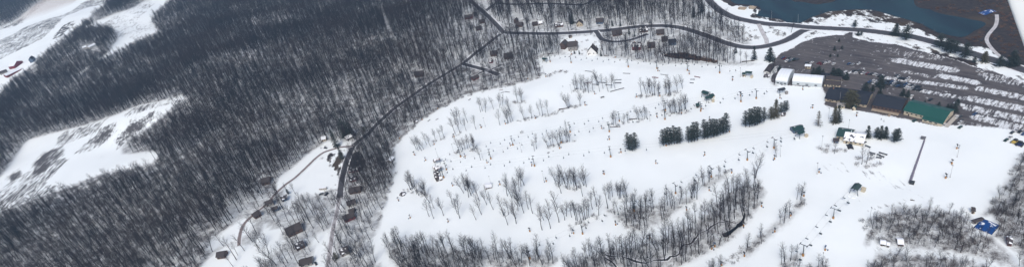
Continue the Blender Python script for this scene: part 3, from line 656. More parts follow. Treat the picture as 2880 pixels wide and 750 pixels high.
place_tree(G(957.5,685), 23, 3, 'bold dark bare tree standing beside the snowy lane', 'trees by the snowy lane')
# nearest trees of the lower woods as things as well
near = np.where((wB == 0) & (vB < 775) & (uB > 1080) & (uB < 1580))[0]
wood2 = np.where((wB == 1) & (vB > 640) & (vB < 775))[0]
order = np.concatenate([near[np.argsort(-vB[near])], wood2[np.argsort(-vB[wood2])]])
take = order[:max(0, 298-NT_)]
for i in take:
    if wB[i] == 0: place_tree(ptsB[i], 22*sclB[i], None, 'bare dark tree in the bottom wood between the two lowest pistes', 'trees of the bottom wood')
    else: place_tree(ptsB[i], 22*sclB[i], None, 'bare dark tree at the bottom end of the curving creek wood', 'trees of the curving wood')
rest = np.ones(len(ptsB), bool); rest[take] = False
ptsW = np.vstack([ptsA, ptsB[rest]]); sclW = np.concatenate([sclA, sclB[rest]])
scatter('bare_woods', ptsW, sclW, COL_TREES, len(BT), 'leafless grey-brown woodland covering the snowy hills and hollows', 'woodland', np.concatenate([np.zeros(len(ptsA), bool), np.isin(wB[rest], [8, 9, 10])]))
print('woods', len(ptsW), 'single', NT_)

# ---- undergrowth
bp_, bs_ = [], []
Xc, Yc, Zc, uc, vc = candidates(3.2, -420, 800, 190, 900, seed=12)
mask = np.zeros(len(Xc), bool); r_ = rng.random(len(Xc))
for i, (p, d) in enumerate(WOODS):
    sd = sdpoly(uc, vc, p); mask |= (sd < 3) & (r_ < .5*vnoise(Xc, Yc, 14, 60+i)+(.5 if i >= 8 else .15))
mask |= inpoly(uc, vc, BANK) & (r_ < .8)
edge_s = np.abs(sdpoly(uc, vc, SKI)); mask |= (edge_s < 5) & (uc < 1560) & (vc < 620) & (r_ < .5)
mask |= ~inpoly(uc, vc, SKI) & ~inpoly(uc, vc, EAST) & (uc < 2100) & (uc > 900) & (r_ < .05)
HEDGES = [K1(1080,300,[(515,335),(560,330),(620,310),(700,285),(770,270)]), K1(1440,188,[(60,545),(130,530),(230,510),(300,490),(390,470),(450,455),(520,435),(600,410),(685,385)]), K1(1440,188,[(1000,590),(1060,590),(1120,575),(1180,550),(1240,535),(1280,545)]),
   K1(1440,188,[(0,375),(60,365),(130,355)]), K1(1800,188,[(0,300),(70,298),(140,295)]), K1(1800,188,[(250,295),(330,290),(380,265),(440,245)]), K1(1800,188,[(225,468),(300,478),(400,470),(470,450)]),
   K1(1080,300,[(740,450),(800,450),(870,430),(930,430)]), K1(1080,450,[(230,295),(290,300),(380,350),(410,350)]), K1(1440,562,[(530,260),(560,270),(620,290),(680,250),(740,265),(720,220),(820,190),(900,150),(960,140),(1020,110)]),
   K1(1440,376,[(360,140),(430,120),(500,105),(600,85)]), K1(1440,376,[(440,500),(520,540),(600,560),(700,540)]), K1(2160,376,[(520,160),(570,180),(620,185),(690,205),(760,200),(800,190)]), K1(2160,376,[(540,150),(650,170),(740,190)]),
   K1(2160,376,[(800,250),(860,290),(940,310),(1000,330),(1080,300)]),K1(2160,376,[(830,270),(900,260),(980,290),(1060,270)]), K1(1800,562,[(970,560),(1010,530),(1060,500)]),K1(1800,562,[(850,640),(920,620),(960,600)]), K1(1440,376,[(100+0,0),(60,0)]), K1(1800,376,[(880,400),(900,385)]),
   K1(2160,562,[(990,220),(1010,300),(1050,400),(1100,420),(1180,410)]), [(1545,215),(1560,208),(1600,205)], C(0,0,1,[(2300,60),(2350,45),(2420,40),(2480,48),(2540,62),(2600,85),(2660,105)]), [(2040,70),(2080,85),(2110,108)], [(2165,75),(2185,95),(2200,100)], K1(1440,188,[(640,240),(700,250),(800,250)])]
for hline in HEDGES:
    pw = [tuple(q) for q in gp(hline)]; mask |= (segdist(Xc, Yc, pw) < 3.2) & (r_ < .6)
mask |= (inpoly(uc, vc, [(2280,60),(2330,36),(2480,34),(2600,72),(2700,108),(2690,120),(2560,88),(2440,62),(2330,60)])) & (r_ < .16)
mask |= (inpoly(uc, vc, [(2050,70),(2125,82),(2140,122),(2080,120)])) & (r_ < .3)
for p in LANES: mask &= ~inpoly(uc, vc, p)
mask &= ~inpoly(uc, vc, POND) & ~inpoly(uc, vc, POOL) & road_clear(Xc, Yc, .5)
pb = np.stack([Xc, Yc, Zc], 1)[mask]; sb = rng.uniform(.5, 1.25, len(pb)); sb *= np.where(inpoly(uc[mask], vc[mask], BANK), .8, 1)
isr = inpoly(uc[mask], vc[mask], BANK)
scatter('undergrowth', pb[~isr], sb[~isr], COL_BUSH, 4, 'low leafless brush along wood edges and hedge lines', 'undergrowth')
mr_ = (inpoly(uc, vc, MARSH)) & (vnoise(Xc, Yc, 22, 77) > .38) & (r_ < .38) & road_clear(Xc, Yc, 1) & ~inpoly(uc, vc, POND)
pr = np.vstack([pb[isr], np.stack([Xc, Yc, Zc], 1)[mr_]])
scatter('marsh_brush', pr, rng.uniform(.5, 1.2, len(pr)), COL_REED, 4, 'brown marsh brush behind the pond and on the dark bank', 'marsh brush')
print('bush', len(pb), len(pr))

# ---- conifers
def conifer_geo(seed, Ht, base, wid, kind):
    r = np.random.default_rng(seed); V = []; Fc = []; n = 0
    def tuft(c, s, d):
        nonlocal n
        for _ in range(9):
            q = c+r.normal(0, s*.42, 3)*np.array([1, 1, .45]); a = r.uniform(0, 6.28); dr = np.array([math.cos(a), math.sin(a), r.uniform(-.5, .25)])+d*.6; dr /= np.linalg.norm(dr)
            sd = np.cross(dr, np.array([r.normal(0, .5), r.normal(0, .5), 1.])); sd /= np.linalg.norm(sd)+1e-9; l = s*r.uniform(.6, 1.0)
            V.extend([q-dr*l*.5, q+sd*l*.26, q+dr*l*.6, q-sd*l*.26]); Fc.append((n, n+1, n+2, n+3)); n += 4
    whorls = 15 if kind == 'spruce' else 11; tw = []
    for w in range(whorls):
        t = base+(1-base)*(w+.3*r.random())/whorls; f = (t-base)/(1-base)
        if kind == 'spruce': L = wid*(1-f)**.85+.25
        elif kind == 'thin': L = wid*(1-f)**.8*r.uniform(.7, 1.1)+.2
        else: L = wid*(1-abs(f-.28)**1.4*1.35)*r.uniform(.7, 1.15)+.3; L = max(L, .5)
        nb = 7 if kind != 'thin' else 5; off = r.uniform(0, 6.28)
        for b in range(nb):
            if r.random() < .1: continue
            az = off+b*2*math.pi/nb+r.uniform(-.3, .3); dz = {'spruce': -.25, 'thin': -.2, 'pine': .18}[kind]; d = np.array([math.cos(az), math.sin(az), dz]); Lb = L*r.uniform(.75, 1.12)
            p0 = np.array([0, 0, t*Ht]); tw.append((p0, p0+d*Lb)); m = max(2, int(Lb/.75))
            for j in range(m):
                tt = (j+.8)/m; tuft(p0+d*Lb*tt*.97, (.75 if kind != 'thin' else .5)*(1.0 if kind == 'pine' else .9), d)
    tuft(np.array([0, 0, Ht*.985]), .6, np.array([0, 0, 1.]))
    P0 = [np.array([0, 0, -.1]), np.array([0, 0, Ht*.5])]; P1 = [np.array([0, 0, Ht*.5]), np.array([0, 0, Ht])]; A = [.28*Ht/18, .16*Ht/18]; B = [.16*Ht/18, .02]
    for a, b in tw: P0.append(a); P1.append(b); A.append(.05); B.append(.015)
    V2, F2 = tubes(P0, P1, A, B, 5); return (np.array(V), np.array(Fc)), (V2, F2)
CON = {}
for key, args, mm in [('pineA', (1, 18, .16, 3.7, 'pine'), M_NEEDLE), ('pineB', (2, 19, .18, 3.3, 'pine'), M_NEEDLE), ('pineC', (3, 17, .10, 4.1, 'pine'), M_NEEDLE), ('spruceA', (4, 15, .04, 3.2, 'spruce'), M_NEEDLE), ('spruceB', (5, 14, .03, 3.8, 'spruce'), M_NEEDLE),
                      ('thin', (6, 13, .12, 2.6, 'thin'), M_NEEDLE2), ('olive', (7, 15, .06, 5.2, 'pine'), M_NEEDLE2), ('olivespruce', (8, 14, .05, 3.6, 'spruce'), M_NEEDLE2)]:
    (a, b), (c, d) = conifer_geo(*args); CON[key] = (np_mesh('crown', a, b, mm), np_mesh('trunk', c, d, M_PBARK), args[1])
def conifer(px, key, ht, name, desc, group, wide=1.0):
    def mk():
        r = empty(name); obj('trunk', CON[key][1], r); obj('crown', CON[key][0], r); return r
    s = ht/CON[key][2]; p = G(*px); o = inst(('con', key, name), mk, tuple(p), random.uniform(0, 6.28), (s*wide, s*wide, s)); reg(o, desc, 'conifer', p, 'conifer', group); return o
for p in [(1769,420),(1779,424),(1789,419)]: conifer(p, random.choice(['pineA','pineC']), 19, 'pine_tree', 'dark block pine', 'pines in the square block')
row1 = [(1866,410),(1874,408),(1881,407),(1888,405),(1897,405),(1905,404),(1913,403),(1937,401),(1946,399),(1953,398),(1962,395),(1982,391),(1991,389),(2000,388),(2008,386),(2016,383),(2026,380),(2034,377),(2043,373)]
for i, p in enumerate(row1): conifer(p, ['pineA','pineB','pineC'][i % 3], random.uniform(17.5, 22), 'pine_tree', 'tall dark pine', 'dark pines in the long row')
for p in [(2097,357),(2108,357),(2115,355),(2122,353),(2130,351),(2137,348),(2149,343)]: conifer(p, random.choice(['pineA','pineB','pineC']), random.uniform(16, 21), 'pine_tree', 'shorter-row pine', 'pines in the shorter row')
for p, k, h in [((2169,334),'olive',13),((2182,328),'olivespruce',19),((2196,318),'pineC',12),((2206,316),'pineC',13),((2213,313),'pineA',12)]: conifer(p, k, h, 'pine_tree', 'roundish pine', 'pines beside the shorter row')
conifer((2301,355), 'thin', 16, 'sparse_conifer', 'thin olive conifer', 'conifers on the lower piste', 1.2)
conifer((2347,345), 'olivespruce', 17, 'spruce_tree', 'paired spruce', 'conifers on the lower piste'); conifer((2357,343), 'spruceA', 18, 'spruce_tree', 'paired spruce', 'conifers on the lower piste')
conifer((2388,300), 'olive', 18, 'lodge_pine', 'big brownish pine', 'pines at the lodge', 1.15); conifer((2401,301), 'olive', 17, 'lodge_pine', 'big brownish pine', 'pines at the lodge', 1.0)
for p in [(2440,387),(2465,388),(2476,389),(2489,387),(2515,399),(2523,397)]: conifer(p, random.choice(['spruceB','pineC','spruceA']), random.uniform(11, 13), 'spruce_tree', 'bushy spruce', 'spruces above the ski school', 1.25)
for p, h in [((2121,168),17),((2070,150),9),((1951,49),15),((1975,34),17),((1612,67),15),((1605,66),11),((1745,74),9),((1723,74),8),((1770,97),10),((1785,104),8),((1630,153),6),((1680,151),5),((1691,158),8),((1679,137),5),((1616,151),6)]:
    conifer(p, random.choice(['spruceA','spruceB']), h, 'spruce_tree', 'dark spruce' if h > 9 else 'small dark spruce', 'spruces about the village')
for p, h, w in [((948,412),22,.95),((964,446),15,.95),((968,386),19,1.),((976,384),23,1.),((985,387),21,1.),((992,382),18,1.1)]: conifer(p, 'spruceB', h*1.1, 'spruce_tree', 'tall black-green spruce', 'spruces at the woods road fork', w*.85)
conifer((1026,370), 'olive', 7, 'evergreen_shrub', 'round green shrub', 'spruces at the woods road fork', 1.3)
for p, h in [((2404,77),8),((2413,100),5),((2422,100),5),((2518,99),12),((2547,112),15),((2642,134),14),((2662,145),13),((2673,150),14),((2686,149),12),((2713,163),15),((2768,174),10),((2740,176),6),((2811,187),10),((2845,183),14),((2855,186),10),((2166,170),14)]:
    conifer(p, 'olivespruce' if p == (2768,174) else random.choice(['pineC','spruceB','pineA']), h*1.1, 'roadside_pine', 'dark roadside pine', 'pines along the highway', 1.7)
for p, h in [((2287,209),8),((2303,208),9),((2298,206),7),((2343,209),8),((2353,218),10),((2358,214),9),((2364,220),9),((2380,223),8),((2434,258),10),((2476,244),12),((2475,265),7),((2454,255),6),((2339,258),5),((2193,199),7),((2539,269),7),((2553,273),7),((2692,294),6),((2684,314),8),
             ((2665,305),5),((2640,300),5),((2600,295),5),((2566,289),5),((2674,305),5),((2347,142),5),((2360,118),4),((2368,138),4),((2335,160),3.5),((2356,160),3.5),((2315,208),6)]:
    conifer(p, random.choice(['spruceB','spruceA','pineC']), h, 'planted_spruce', 'small planted spruce', 'planted spruces about the parking lot', 1.7)
conifer((812,545), 'pineC', 7, 'evergreen_shrub', 'dark round shrub', 'evergreens in the cottage yards', 1.2); conifer((947,728), 'olive', 8, 'evergreen_shrub', 'green shrub', 'evergreens in the cottage yards', 1.0)
conifer((2205,68), 'pineC', .1, 'roadside_pine', 'x', 'x') if False else None

# ------------------------------------------------------------------ buildings
GLASS = mat('dark window glass', (.02, .03, .04), .15, .1, 2, 0, 0, .5)
def frame_from(pA, pB):
    a = G(*pA); b = G(*pB); d = (b-a)[:2]; L = float(np.hypot(*d)); ang = math.atan2(d[1], d[0]); return a, L, ang
def house(name, pA, pB, depth, hw, hr, wallm, roofm, label, cat='house', group=None, ridge='x', win=3, chim=None, door=True, over=.5, snowstrip=None):
    """pA,pB: base line of the wall facing the camera, left to right in the photo"""
    a, L, ang = frame_from(pA, pB)
    r = empty(name, (a[0], a[1], a[2]-.05), ang); W = depth
    if ridge == 'x':
        w = MB().prism([(0, 0), (W, 0), (W, hw), (W/2, hw+hr), (0, hw)], 0, L).build('wall', wallm, r)
        t = .22; rf = MB()
        for s in (0, 1):
            y0, y1 = (-over, W/2) if s == 0 else (W+over, W/2); z0 = hw-over*hr/(W/2)+.03; z1 = hw+hr+.03
            rf.add([(x, y, z) for x in (-over, L+over) for y, z in ((y0, z0), (y1, z1), (y1, z1+t), (y0, z0+t))], [(0, 1, 2, 3), (7, 6, 5, 4), (0, 4, 5, 1), (1, 5, 6, 2), (2, 6, 7, 3), (3, 7, 4, 0)])
    else:
        base = [(0, 0), (L, 0), (L, hw), (L/2, hw+hr), (0, hw)]
        w = MB().add([(x, 0, z) for x, z in base]+[(x, W, z) for x, z in base], [(0, 1, 2, 3, 4), (9, 8, 7, 6, 5)]+[(k, 5+k, 5+(k+1) % 5, (k+1) % 5) for k in range(5)]).build('wall', wallm, r)
        t = .22; rf = MB()
        for s in (0, 1):
            x0, x1 = (-over, L/2) if s == 0 else (L+over, L/2); z0 = hw-over*hr/(L/2)+.03; z1 = hw+hr+.03
            rf.add([(x, y, z) for y in (-over, W+over) for x, z in ((x0, z0), (x1, z1), (x1, z1+t), (x0, z0+t))], [(0, 1, 2, 3), (7, 6, 5, 4), (0, 4, 5, 1), (1, 5, 6, 2), (2, 6, 7, 3), (3, 7, 4, 0)])
    rfo = rf.build('roof', roofm, r)
    if chim: MB().box((L*chim, W*.55, hw+hr+.2), (.9, .9, 2.4)).build('chimney', mat('chimney brick', (.25, .14, .10)), rfo)
    for k in range(win):
        x = L*(k+.7)/(win+.4); MB().box((x, -.03, hw*.58), (min(1.4, L/win*.5), .08, 1.1)).build('window', GLASS, r)
    if win: MB().box((L+.03, W*.5, hw*.58), (.08, 1.3, 1.1)).build('window', GLASS, r); MB().box((-.03, W*.5, hw*.58), (.08, 1.3, 1.1)).build('window', GLASS, r)
    if door: MB().box((L*.12+.3, -.04, 1.05), (1.0, .1, 2.1)).build('door', mat('dark door', (.06, .04, .035)), r)
    if snowstrip: MB().box((L/2, W*.28, hw+hr*.56+.33), (L*.9, W*.2, .12)).build('roof_snow', M_SNOWCAP, rfo)
    tag(r, label, cat, group or 'buildings'); return r
BRN = mat('brown siding', (.10, .065, .055)); GRY = mat('grey siding', (.26, .25, .24)); CRM = mat('cream siding', (.50, .44, .33), .7, .06); WHT = mat('white siding', (.7, .7, .68), .7, .05); RED = mat('barn red', (.17, .03, .038)); TANW = mat('tan block', (.42, .36, .27)); BLU = mat('blue grey siding', (.10, .14, .2)); MAR = mat('maroon siding', (.14, .05, .055))
SHG = mat('dark shingles', (.048, .041, .042), .8, .2, 1.2, 0, 0); SHS = mat('snow dusted shingles', (.055, .05, .055), .8, .2, 1.2, 0, .5); SHL = mat('snowed roof', (.07, .065, .07), .8, .2, 1.2, 0, .95)
GRN = mat('green metal roof', (.011, .070, .058), .45, .1, .6); GRD = mat('dark green roof', (.012, .042, .042), .5, .15, .8, 0, .25); NAVY = mat('slate blue roof', (.014, .018, .028), .75, .15, .7); WRF = mat('white roof sheet', (.72, .76, .80), .5, .04, .4)
VG = 'houses of the wooded village'
Vh = [((1577,139),(1589,140),9,7,3.5,BRN,SHG,'y','tall brown gabled house, leftmost of the three above the piste',None), ((1599,144),(1624,142),10,6,5,GRY,SHG,'x','grey house with brick chimney in the middle of three above the piste',.85),
 ((1652,155),(1678,154),10,3.5,7,WHT,SHG,'y','white A-frame house with a steep dark roof above the piste',None), ((1452,78),(1468,77),9,3.5,3,BRN,SHG,'x','dark brown house at the bend beside the road junction',None),
 ((1446,66),(1454,66),6,4,3,BRN,SHG,'y','small steep roofed cabin behind the junction house',None), ((1498,75),(1512,73),7,3,2.5,BRN,SHG,'x','dark cottage half hidden by trees north of the village road',None),
 ((1515,72),(1526,70),7,3,2,GRY,SHL,'x','cottage with snow covered roof north of the village road',None), ((1560,79),(1584,76),8,3,2.5,BRN,SHS,'x','long house with a strip of snow along its dark roof',None),
 ((1622,76),(1639,74),8,4,4,TANW,SHG,'y','tan gabled house behind the big spruce',None), ((1677,69),(1696,68),8,3.5,4,BLU,SHG,'x','steep blue-grey roofed house standing above the road bend',None),
 ((1724,104),(1750,99),8,3,3.5,BRN,SHG,'x','dark roofed house inside the village road loop',None), ((1778,142),(1802,141),9,5,3.5,MAR,SHS,'x','large red-brown house with snowy decks below the loop',.3),
 ((1798,93),(1822,91),8,3,3,BRN,SHS,'x','dark house with a white eave beside the village road',None), ((1847,100),(1868,98),8,3,3,BRN,SHG,'x','brown house east of the loop, roof hipped and dark',None),
 ((1881,129),(1902,127),8,4,2.6,BLU,NAVY,'x','blue-roofed house standing above the brown bank',None), ((1862,119),(1878,117),7,3,2.8,BRN,SHG,'x','low dark house behind the blue-roofed one',None),
 ((1822,137),(1842,135),8,3.5,3,BRN,SHG,'x','dark shaded house at the foot of the loop road',None), ((1308,56),(1330,55),8,3.5,2.6,MAR,SHG,'x','round-cornered maroon house west of the hill road',None),
 ((1333,46),(1341,45),6,3,2.5,BLU,SHG,'x','small blue outbuilding near the maroon house',None), ((1419,168),(1442,165),9,4,3,BRN,SHG,'x','dark maroon house in the trees above the piste top',None),
 ((1168,219),(1190,216),9,4,3,BRN,SHG,'x','reddish brown house alone in the woods above the road',None), ((1376,179),(1386,178),6,3,2.5,MAR,SHS,'x','small red cabin at the end of the side drive',None),
 ((1333,228),(1348,220),6,3,2.2,MAR,SHG,'x','maroon cabin below the side road',None), ((1380,160),(1398,158),8,3.5,3,BRN,SHG,'x','brown house behind the red cabin',None), ((1350,68),(1364,66),7,3,2.5,BRN,SHG,'x','brown cottage beside the hill road',None),
 ((1340,88),(1356,86),7,3,2.5,BRN,SHG,'x','dark cottage between hill road and woods road',None)]
for pA, pB, dp, hw, hr, wm, rm, rd, lb, ch in Vh: house('village_house', pA, pB, dp, hw, hr, wm, rm, lb, 'house', VG, rd, 2, ch, True, .5, rm is SHS)
YG = 'cottages and sheds west of the piste'
for pA, pB, dp, hw, hr, wm, rm, lb in [((738,522),(761,518),9,3.5,3,BRN,SHG,'dark hipped cottage beside the brown drive'), ((906,398),(918,396),6,3,2,TANW,SHL,'tan shed beside the big spruce'), ((978,396),(994,388),6,3,2,GRY,SHL,'snow roofed shed under the spruces at the road fork'),
   ((984,547),(1015,541),8,3,2.5,BRN,SHG,'long dark shed beside the lane, highest of its string'), ((980,583),(1003,575),7,3,2,GRY,SHG,'long grey shed in the string beside the lane'), ((972,626),(1001,614),8,3.4,2.2,MAR,SHG,'maroon roofed shed lowest in the string beside the lane'),
   ((984,602),(998,598),5,2.5,1.5,BRN,SHG,'small black hut between the lane sheds'), ((982,486),(1008,482),6,2.6,1.4,MAR,SHS,'low reddish shed with snow in the patch by the lane'), ((985,512),(1004,508),6,2.6,1.4,MAR,SHS,'second low reddish shed with snow by the lane'), ((812,668),(855,650),12,3.5,3,BRN,SHG,'long dark barn hidden in the dense thicket'),
   ((836,705),(860,694),8,3,2.5,BRN,SHS,'dark cottage behind the thicket barn'), ((962,722),(985,712),8,3.5,2.5,GRY,SHS,'cottage with snowy white deck beside the lower lane'), ((846,752),(880,744),8,3,2.5,GRY,SHG,'cottage cut by the bottom edge beside the parked car'),
   ((612,728),(634,726),7,3,2.4,BRN,SHG,'black roofed cabin alone in the lower clearing'), ((750,582),(772,576),7,3,2,GRY,SHG,'low grey shed beside the brown drive'), ((795,568),(812,562),6,3,2,BLU,SHS,'cottage with blue-dark roof in the driveway yard'), ((768,596),(784,592),5,2.6,1.6,BLU,SHG,'small blue-dark shed below the driveway yard'), ((720,616),(738,606),8,3,2.4,BRN,SHG,'dark cabin among trees west of the drive'),
   ((1102,458),(1110,448),5,3,1.6,GRY,SHL,'small hut with white roof at the western edge of the piste')]: house('cottage', pA, pB, dp, hw, hr, wm, rm, lb, 'cottage', YG, 'x', 2)
# far farm
house('red_barn', (22,219), (61,196), 12, 5, 3, RED, WRF, 'long red barn with a snow-white roof at the far farm', 'barn', 'far farm buildings', 'x', 4)
house('red_barn', (44,192), (66,176), 14, 6, 5, RED, WRF, 'taller red barn behind the long one at the far farm', 'barn', 'far farm buildings', 'y', 1)
house('grey_shed', (2,212), (20,204), 10, 4, 3, GRY, SHG, 'dark shed at the outer end of the red barns', 'shed', 'far farm buildings', 'x', 1)
house('dark_shed', (86,178), (96,174), 14, 7, 4, BLU, NAVY, 'tall blue-dark shed beside the farm track', 'shed', 'far farm buildings', 'y', 0)
house('far_cottage', (236,140), (246,137), 7, 4, 2, WHT, SHL, 'small white cottage deep in the far woods', 'cottage', 'far farm buildings', 'x', 1); house('far_cottage', (254,138), (272,130), 9, 4, 2, WHT, WRF, 'white roofed cottage clearing in the far woods', 'cottage', 'far farm buildings', 'x', 1)
# lodge group
def tent(pA, pB, depth, hw, hr, label):
    a, L, ang = frame_from(pA, pB); r = empty('tent_hall', tuple(a), ang); W = depth; prof = [(0, 0), (0, hw)]+[(W/2-W/2*math.cos(t), hw+hr*math.sin(t)) for t in np.linspace(.25, math.pi-.25, 8)]+[(W, hw), (W, 0)]
    MB().prism([(.15, 0), (.15, hw-.1), (W/2, hw+hr*.85), (W-.15, hw-.1), (W-.15, 0)], .1, L-.1).build('side_wall', mat('grey tent wall', (.50, .55, .58), .6, .06), r)
    rp = prof[1:-1]; MB().prism([(y, z) for y, z in rp]+[(y, z-.12) for y, z in rp[::-1]], -.2, L+.2).build('roof_membrane', WRF, r)
    n = max(4, int(L/5))
    for i in range(n+1):
        s = MB(); x = L*i/n
        for (y0, z0), (y1, z1) in zip(prof[:-1], prof[1:]): s.cyl((x, y0, z0+.06), (x, y1, z1+.06), .09, .09, 4)
        s.build('rib', mat('tent rib', (.6, .64, .67)), r)
    MB().box((L*.5, -.05, 1.3), (2.4, .12, 2.6)).build('door', mat('grey door', (.2, .23, .26)), r)
    for k in (0.2, .8): MB().box((L*k, -.04, 1.7), (2.2, .1, 1.2)).build('window', GLASS, r)
    tag(r, label, 'tent hall', 'white tent halls by the piste')
LG = 'resort buildings between the piste and the lot'
tent((2181,236), (2214,240), 24, 4, 4.5, 'white tent hall set end-on, roof running away from the piste'); tent((2228,239), (2311,246), 13, 4.2, 4.2, 'long white tent hall lying along the piste')
house('ticket_building', (2318,243), (2362,247), 7, 3, 1.4, CRM, SHG, 'cream ticket building with black roof joined to the long tent', 'building', LG, 'x', 5); house('ticket_building', (2322,232), (2364,236), 7, 4, 1.2, CRM, SHG, 'cream building with black roof just behind the ticket building', 'building', LG, 'x', 4)
house('main_lodge', (2320,284), (2436,302), 23, 2.9, 4, TANW, NAVY, 'wide dark blue roofed main lodge behind the big brown pine', 'lodge', LG, 'x', 9, .1); house('rental_lodge', (2452,305), (2532,320), 20, 4, 4.5, BRN, NAVY, 'dark blue roofed lodge with a deck, middle of the three', 'lodge', LG, 'x', 7)
o = house('green_lodge', (2541,322), (2652,351), 19, 4.6, 3.6, CRM, GRN, 'green roofed lodge with cream walls beside the parking rows', 'lodge', LG, 'x', 8, None, True, .8)
aL, LL, an = frame_from((2541,322), (2652,351)); MB().prism([(-3.2, 0), (.2, 0), (.2, 4.2), (-3.2, 3.2)], LL*.52, LL).build('annex_wall', CRM, o)
MB().prism([(-3.9, 3.0), (.1, 4.36), (.1, 4.55), (-3.9, 3.2)], LL*.51, LL+.8).build('annex_roof', GRN, o); MB().box((LL+3, 9, .35), (3, 22, .3)).build('terrace', mat('stone terrace', (.4, .38, .35)), o)
for k in range(3): MB().box((LL*(.6+.13*k), -3.24, 1.8), (2, .1, 1.1)).build('window', GLASS, o)
a, L_, an = frame_from((2452,305), (2532,320)); dk = empty('timber_deck', tuple(a), an)
MB().box((L_*.5, -2.6, .7), (L_*.95, 4, .15)).build('deck_floor', mat('deck boards', (.30, .24, .18)), dk); MB().box((L_*.5, -4.6, 1.6), (L_*.95, .1, .12)).build('handrail', mat('pale rail', (.5, .45, .36)), dk)
for k in range(8): MB().box((L_*(.05+.9*k/7), -4.6, .8), (.14, .14, 1.6)).build('post', mat('pale rail', (.5, .45, .36)), dk)
MB().box((L_*.7, -6, .35), (2, 4, .12)).build('ramp', mat('deck boards', (.30, .24, .18)), dk); tag(dk, 'timber deck with pale rail in front of the middle lodge', 'deck', LG)
house('kiosk', (2354,304), (2375,306), 5, 3, 1, CRM, GRY, 'cream kiosk with grey roof on the snow below the main lodge', 'kiosk', LG, 'x', 2); house('kiosk', (2396,310), (2406,311), 4, 3, 1.6, CRM, GRD, 'tiny green roofed kiosk at the foot of the brown pine', 'kiosk', LG, 'y', 0)
house('long_shed', (2165,211), (2180,190), 6, 3, 1.4, WHT, SHG, 'narrow dark roofed shed beside the end-on tent hall', 'shed', LG, 'x', 2); house('trailer_office', (2264,193), (2279,194), 4, 3, .5, CRM, WRF, 'cream trailer in the car park behind the tents', 'trailer', LG, 'x', 2)
house('tool_shed', (2309,219), (2330,221), 6, 2.5, .8, BLU, NAVY, 'low slate roofed shed behind the long tent', 'shed', LG, 'x', 1)
house('ski_school', (2372,402), (2427,412), 15, 3.4, 3.2, CRM, mat('patchy snow roof', (.05, .05, .06), .8, .2, 1.2, 0, .76), 'ski school building with snow and dark patches on its roof', 'building', 'ski school buildings', 'x', 4); house('ski_school_wing', (2352,391), (2392,399), 13, 3.8, 3.4, CRM, GRD, 'green roofed wing of the ski school with a snowy triangle', 'building', 'ski school buildings', 'x', 3)
house('storage_hut', (2344,402), (2358,403), 4, 2.4, 1, BLU, SHG, 'dark hut leaning against the ski school wing', 'hut', 'ski school buildings', 'x', 0)
HG = 'small huts at the lift stations'
for pA, pB, dp, hw, hr, wm, rm, lb in [((2088,216),(2096,216),4,3,1,TANW,GRD,'tan hut with green roof at the bottom of the top lift'), ((2233,376),(2262,369),7,2.8,1.6,BLU,GRD,'green roofed operator hut with snow at the bottom of two lifts'), ((1998,280),(2010,275),5,2.6,1.4,CRM,GRD,'cream hut with green roof beside the two-roofed lift station'),
   ((1959,304),(1968,303),5,2.4,1.5,GRY,GRD,'dark hut below the two-roofed lift station'), ((1222,494),(1228,493),4,2.4,1.2,GRY,SHS,'first of the square grey huts by the upper lifts, beside the road side'), ((1229,490),(1235,488),4,2.4,1.2,GRY,SHS,'second square grey hut by the upper lifts'), ((1224,504),(1235,501),4,2.4,1.2,MAR,SHS,'reddish long hut by the upper lifts'), ((1228,511),(1234,509),3.5,2.4,1.2,GRY,SHG,'small dark hut lowest of the upper lift huts'), ((1239,508),(1245,506),4,2.2,1.2,GRY,SHL,'white roofed hut at the foot of the double towers'),
   ((1366,532),(1384,528),7,1.6,.6,GRY,SHL,'boxed-in low hut with white roof in the clump of slope trees'), ((2732,600),(2741,601),4,2.6,1,CRM,SHG,'cream hut alone on snow above the blue tarpaulin'), ((2832,690),(2844,692),7,2.6,1.5,MAR,SHS,'dark red hut with snow patch in the eastern woods'), ((2525,691),(2541,692),6,2,1.4,BRN,SHL,'brown shed with white snow front on the lower track'), ((2476,690),(2490,692),4,2,1,GRY,SHL,'grey shed at the brush edge by the lower track'), ((2494,694),(2501,695),3,2,1,GRY,SHL,'tiny grey shed next to the brush edge shed'),
   ((2197,327),(2209,327),4,1.8,1,GRY,SHS,'grey pump box beside the shorter pine row'), ((1600,108),(1607,108),4,2.4,1.4,TANW,SHG,'tiny tan shed on the village road verge')]: house('hut', pA, pB, dp, hw, hr, wm, rm, lb, 'hut', HG, 'x', 1, None, True, .3)

# blue tarpaulins
def tarp(px, size, rz, label):
    p = G(*px); r = empty('tarpaulin', tuple(p), rz); L, W = size; X, Y = np.meshgrid(np.linspace(-L/2, L/2, 22), np.linspace(-W/2, W/2, 18)); x = X.ravel(); y = Y.ravel(); z = .9*np.exp(-((x/L*2.2)**2+(y/W*2.4)**2))+.5*vnoise(x, y, 2.2, 5)+.15
    q = np.array([(j*22+i, j*22+i+1, (j+1)*22+i+1, (j+1)*22+i) for j in range(17) for i in range(21)]); me = np_mesh('sheet', np.stack([x, y, z], 1), q, mat('blue tarpaulin', (.006, .055, .21), .5, .35, .5, 0, .3)); so = obj('sheet', me, r); so.modifiers.new('t', 'SOLIDIFY').thickness = .05
    for sx in (-1, 1): MB().box((0, sx*W/2, .3), (L, .35, .3)).build('edge_weight', M_DARK, r)
    tag(r, label, 'tarpaulin', 'blue covered stores')
tarp((2775,637), (12, 10), R_(28), 'bright blue tarpaulin spread over a store in the eastern wood edge'); tarp((2776,36), (15, 8), R_(8), 'bright blue tarpaulin roof beside the marsh track')
house('open_shed', (2738,630), (2764,622), 1.8, 2.2, .4, GRY, SHG, 'long narrow black-roofed shed against the blue tarpaulin', 'shed', 'blue covered stores', 'x', 0)
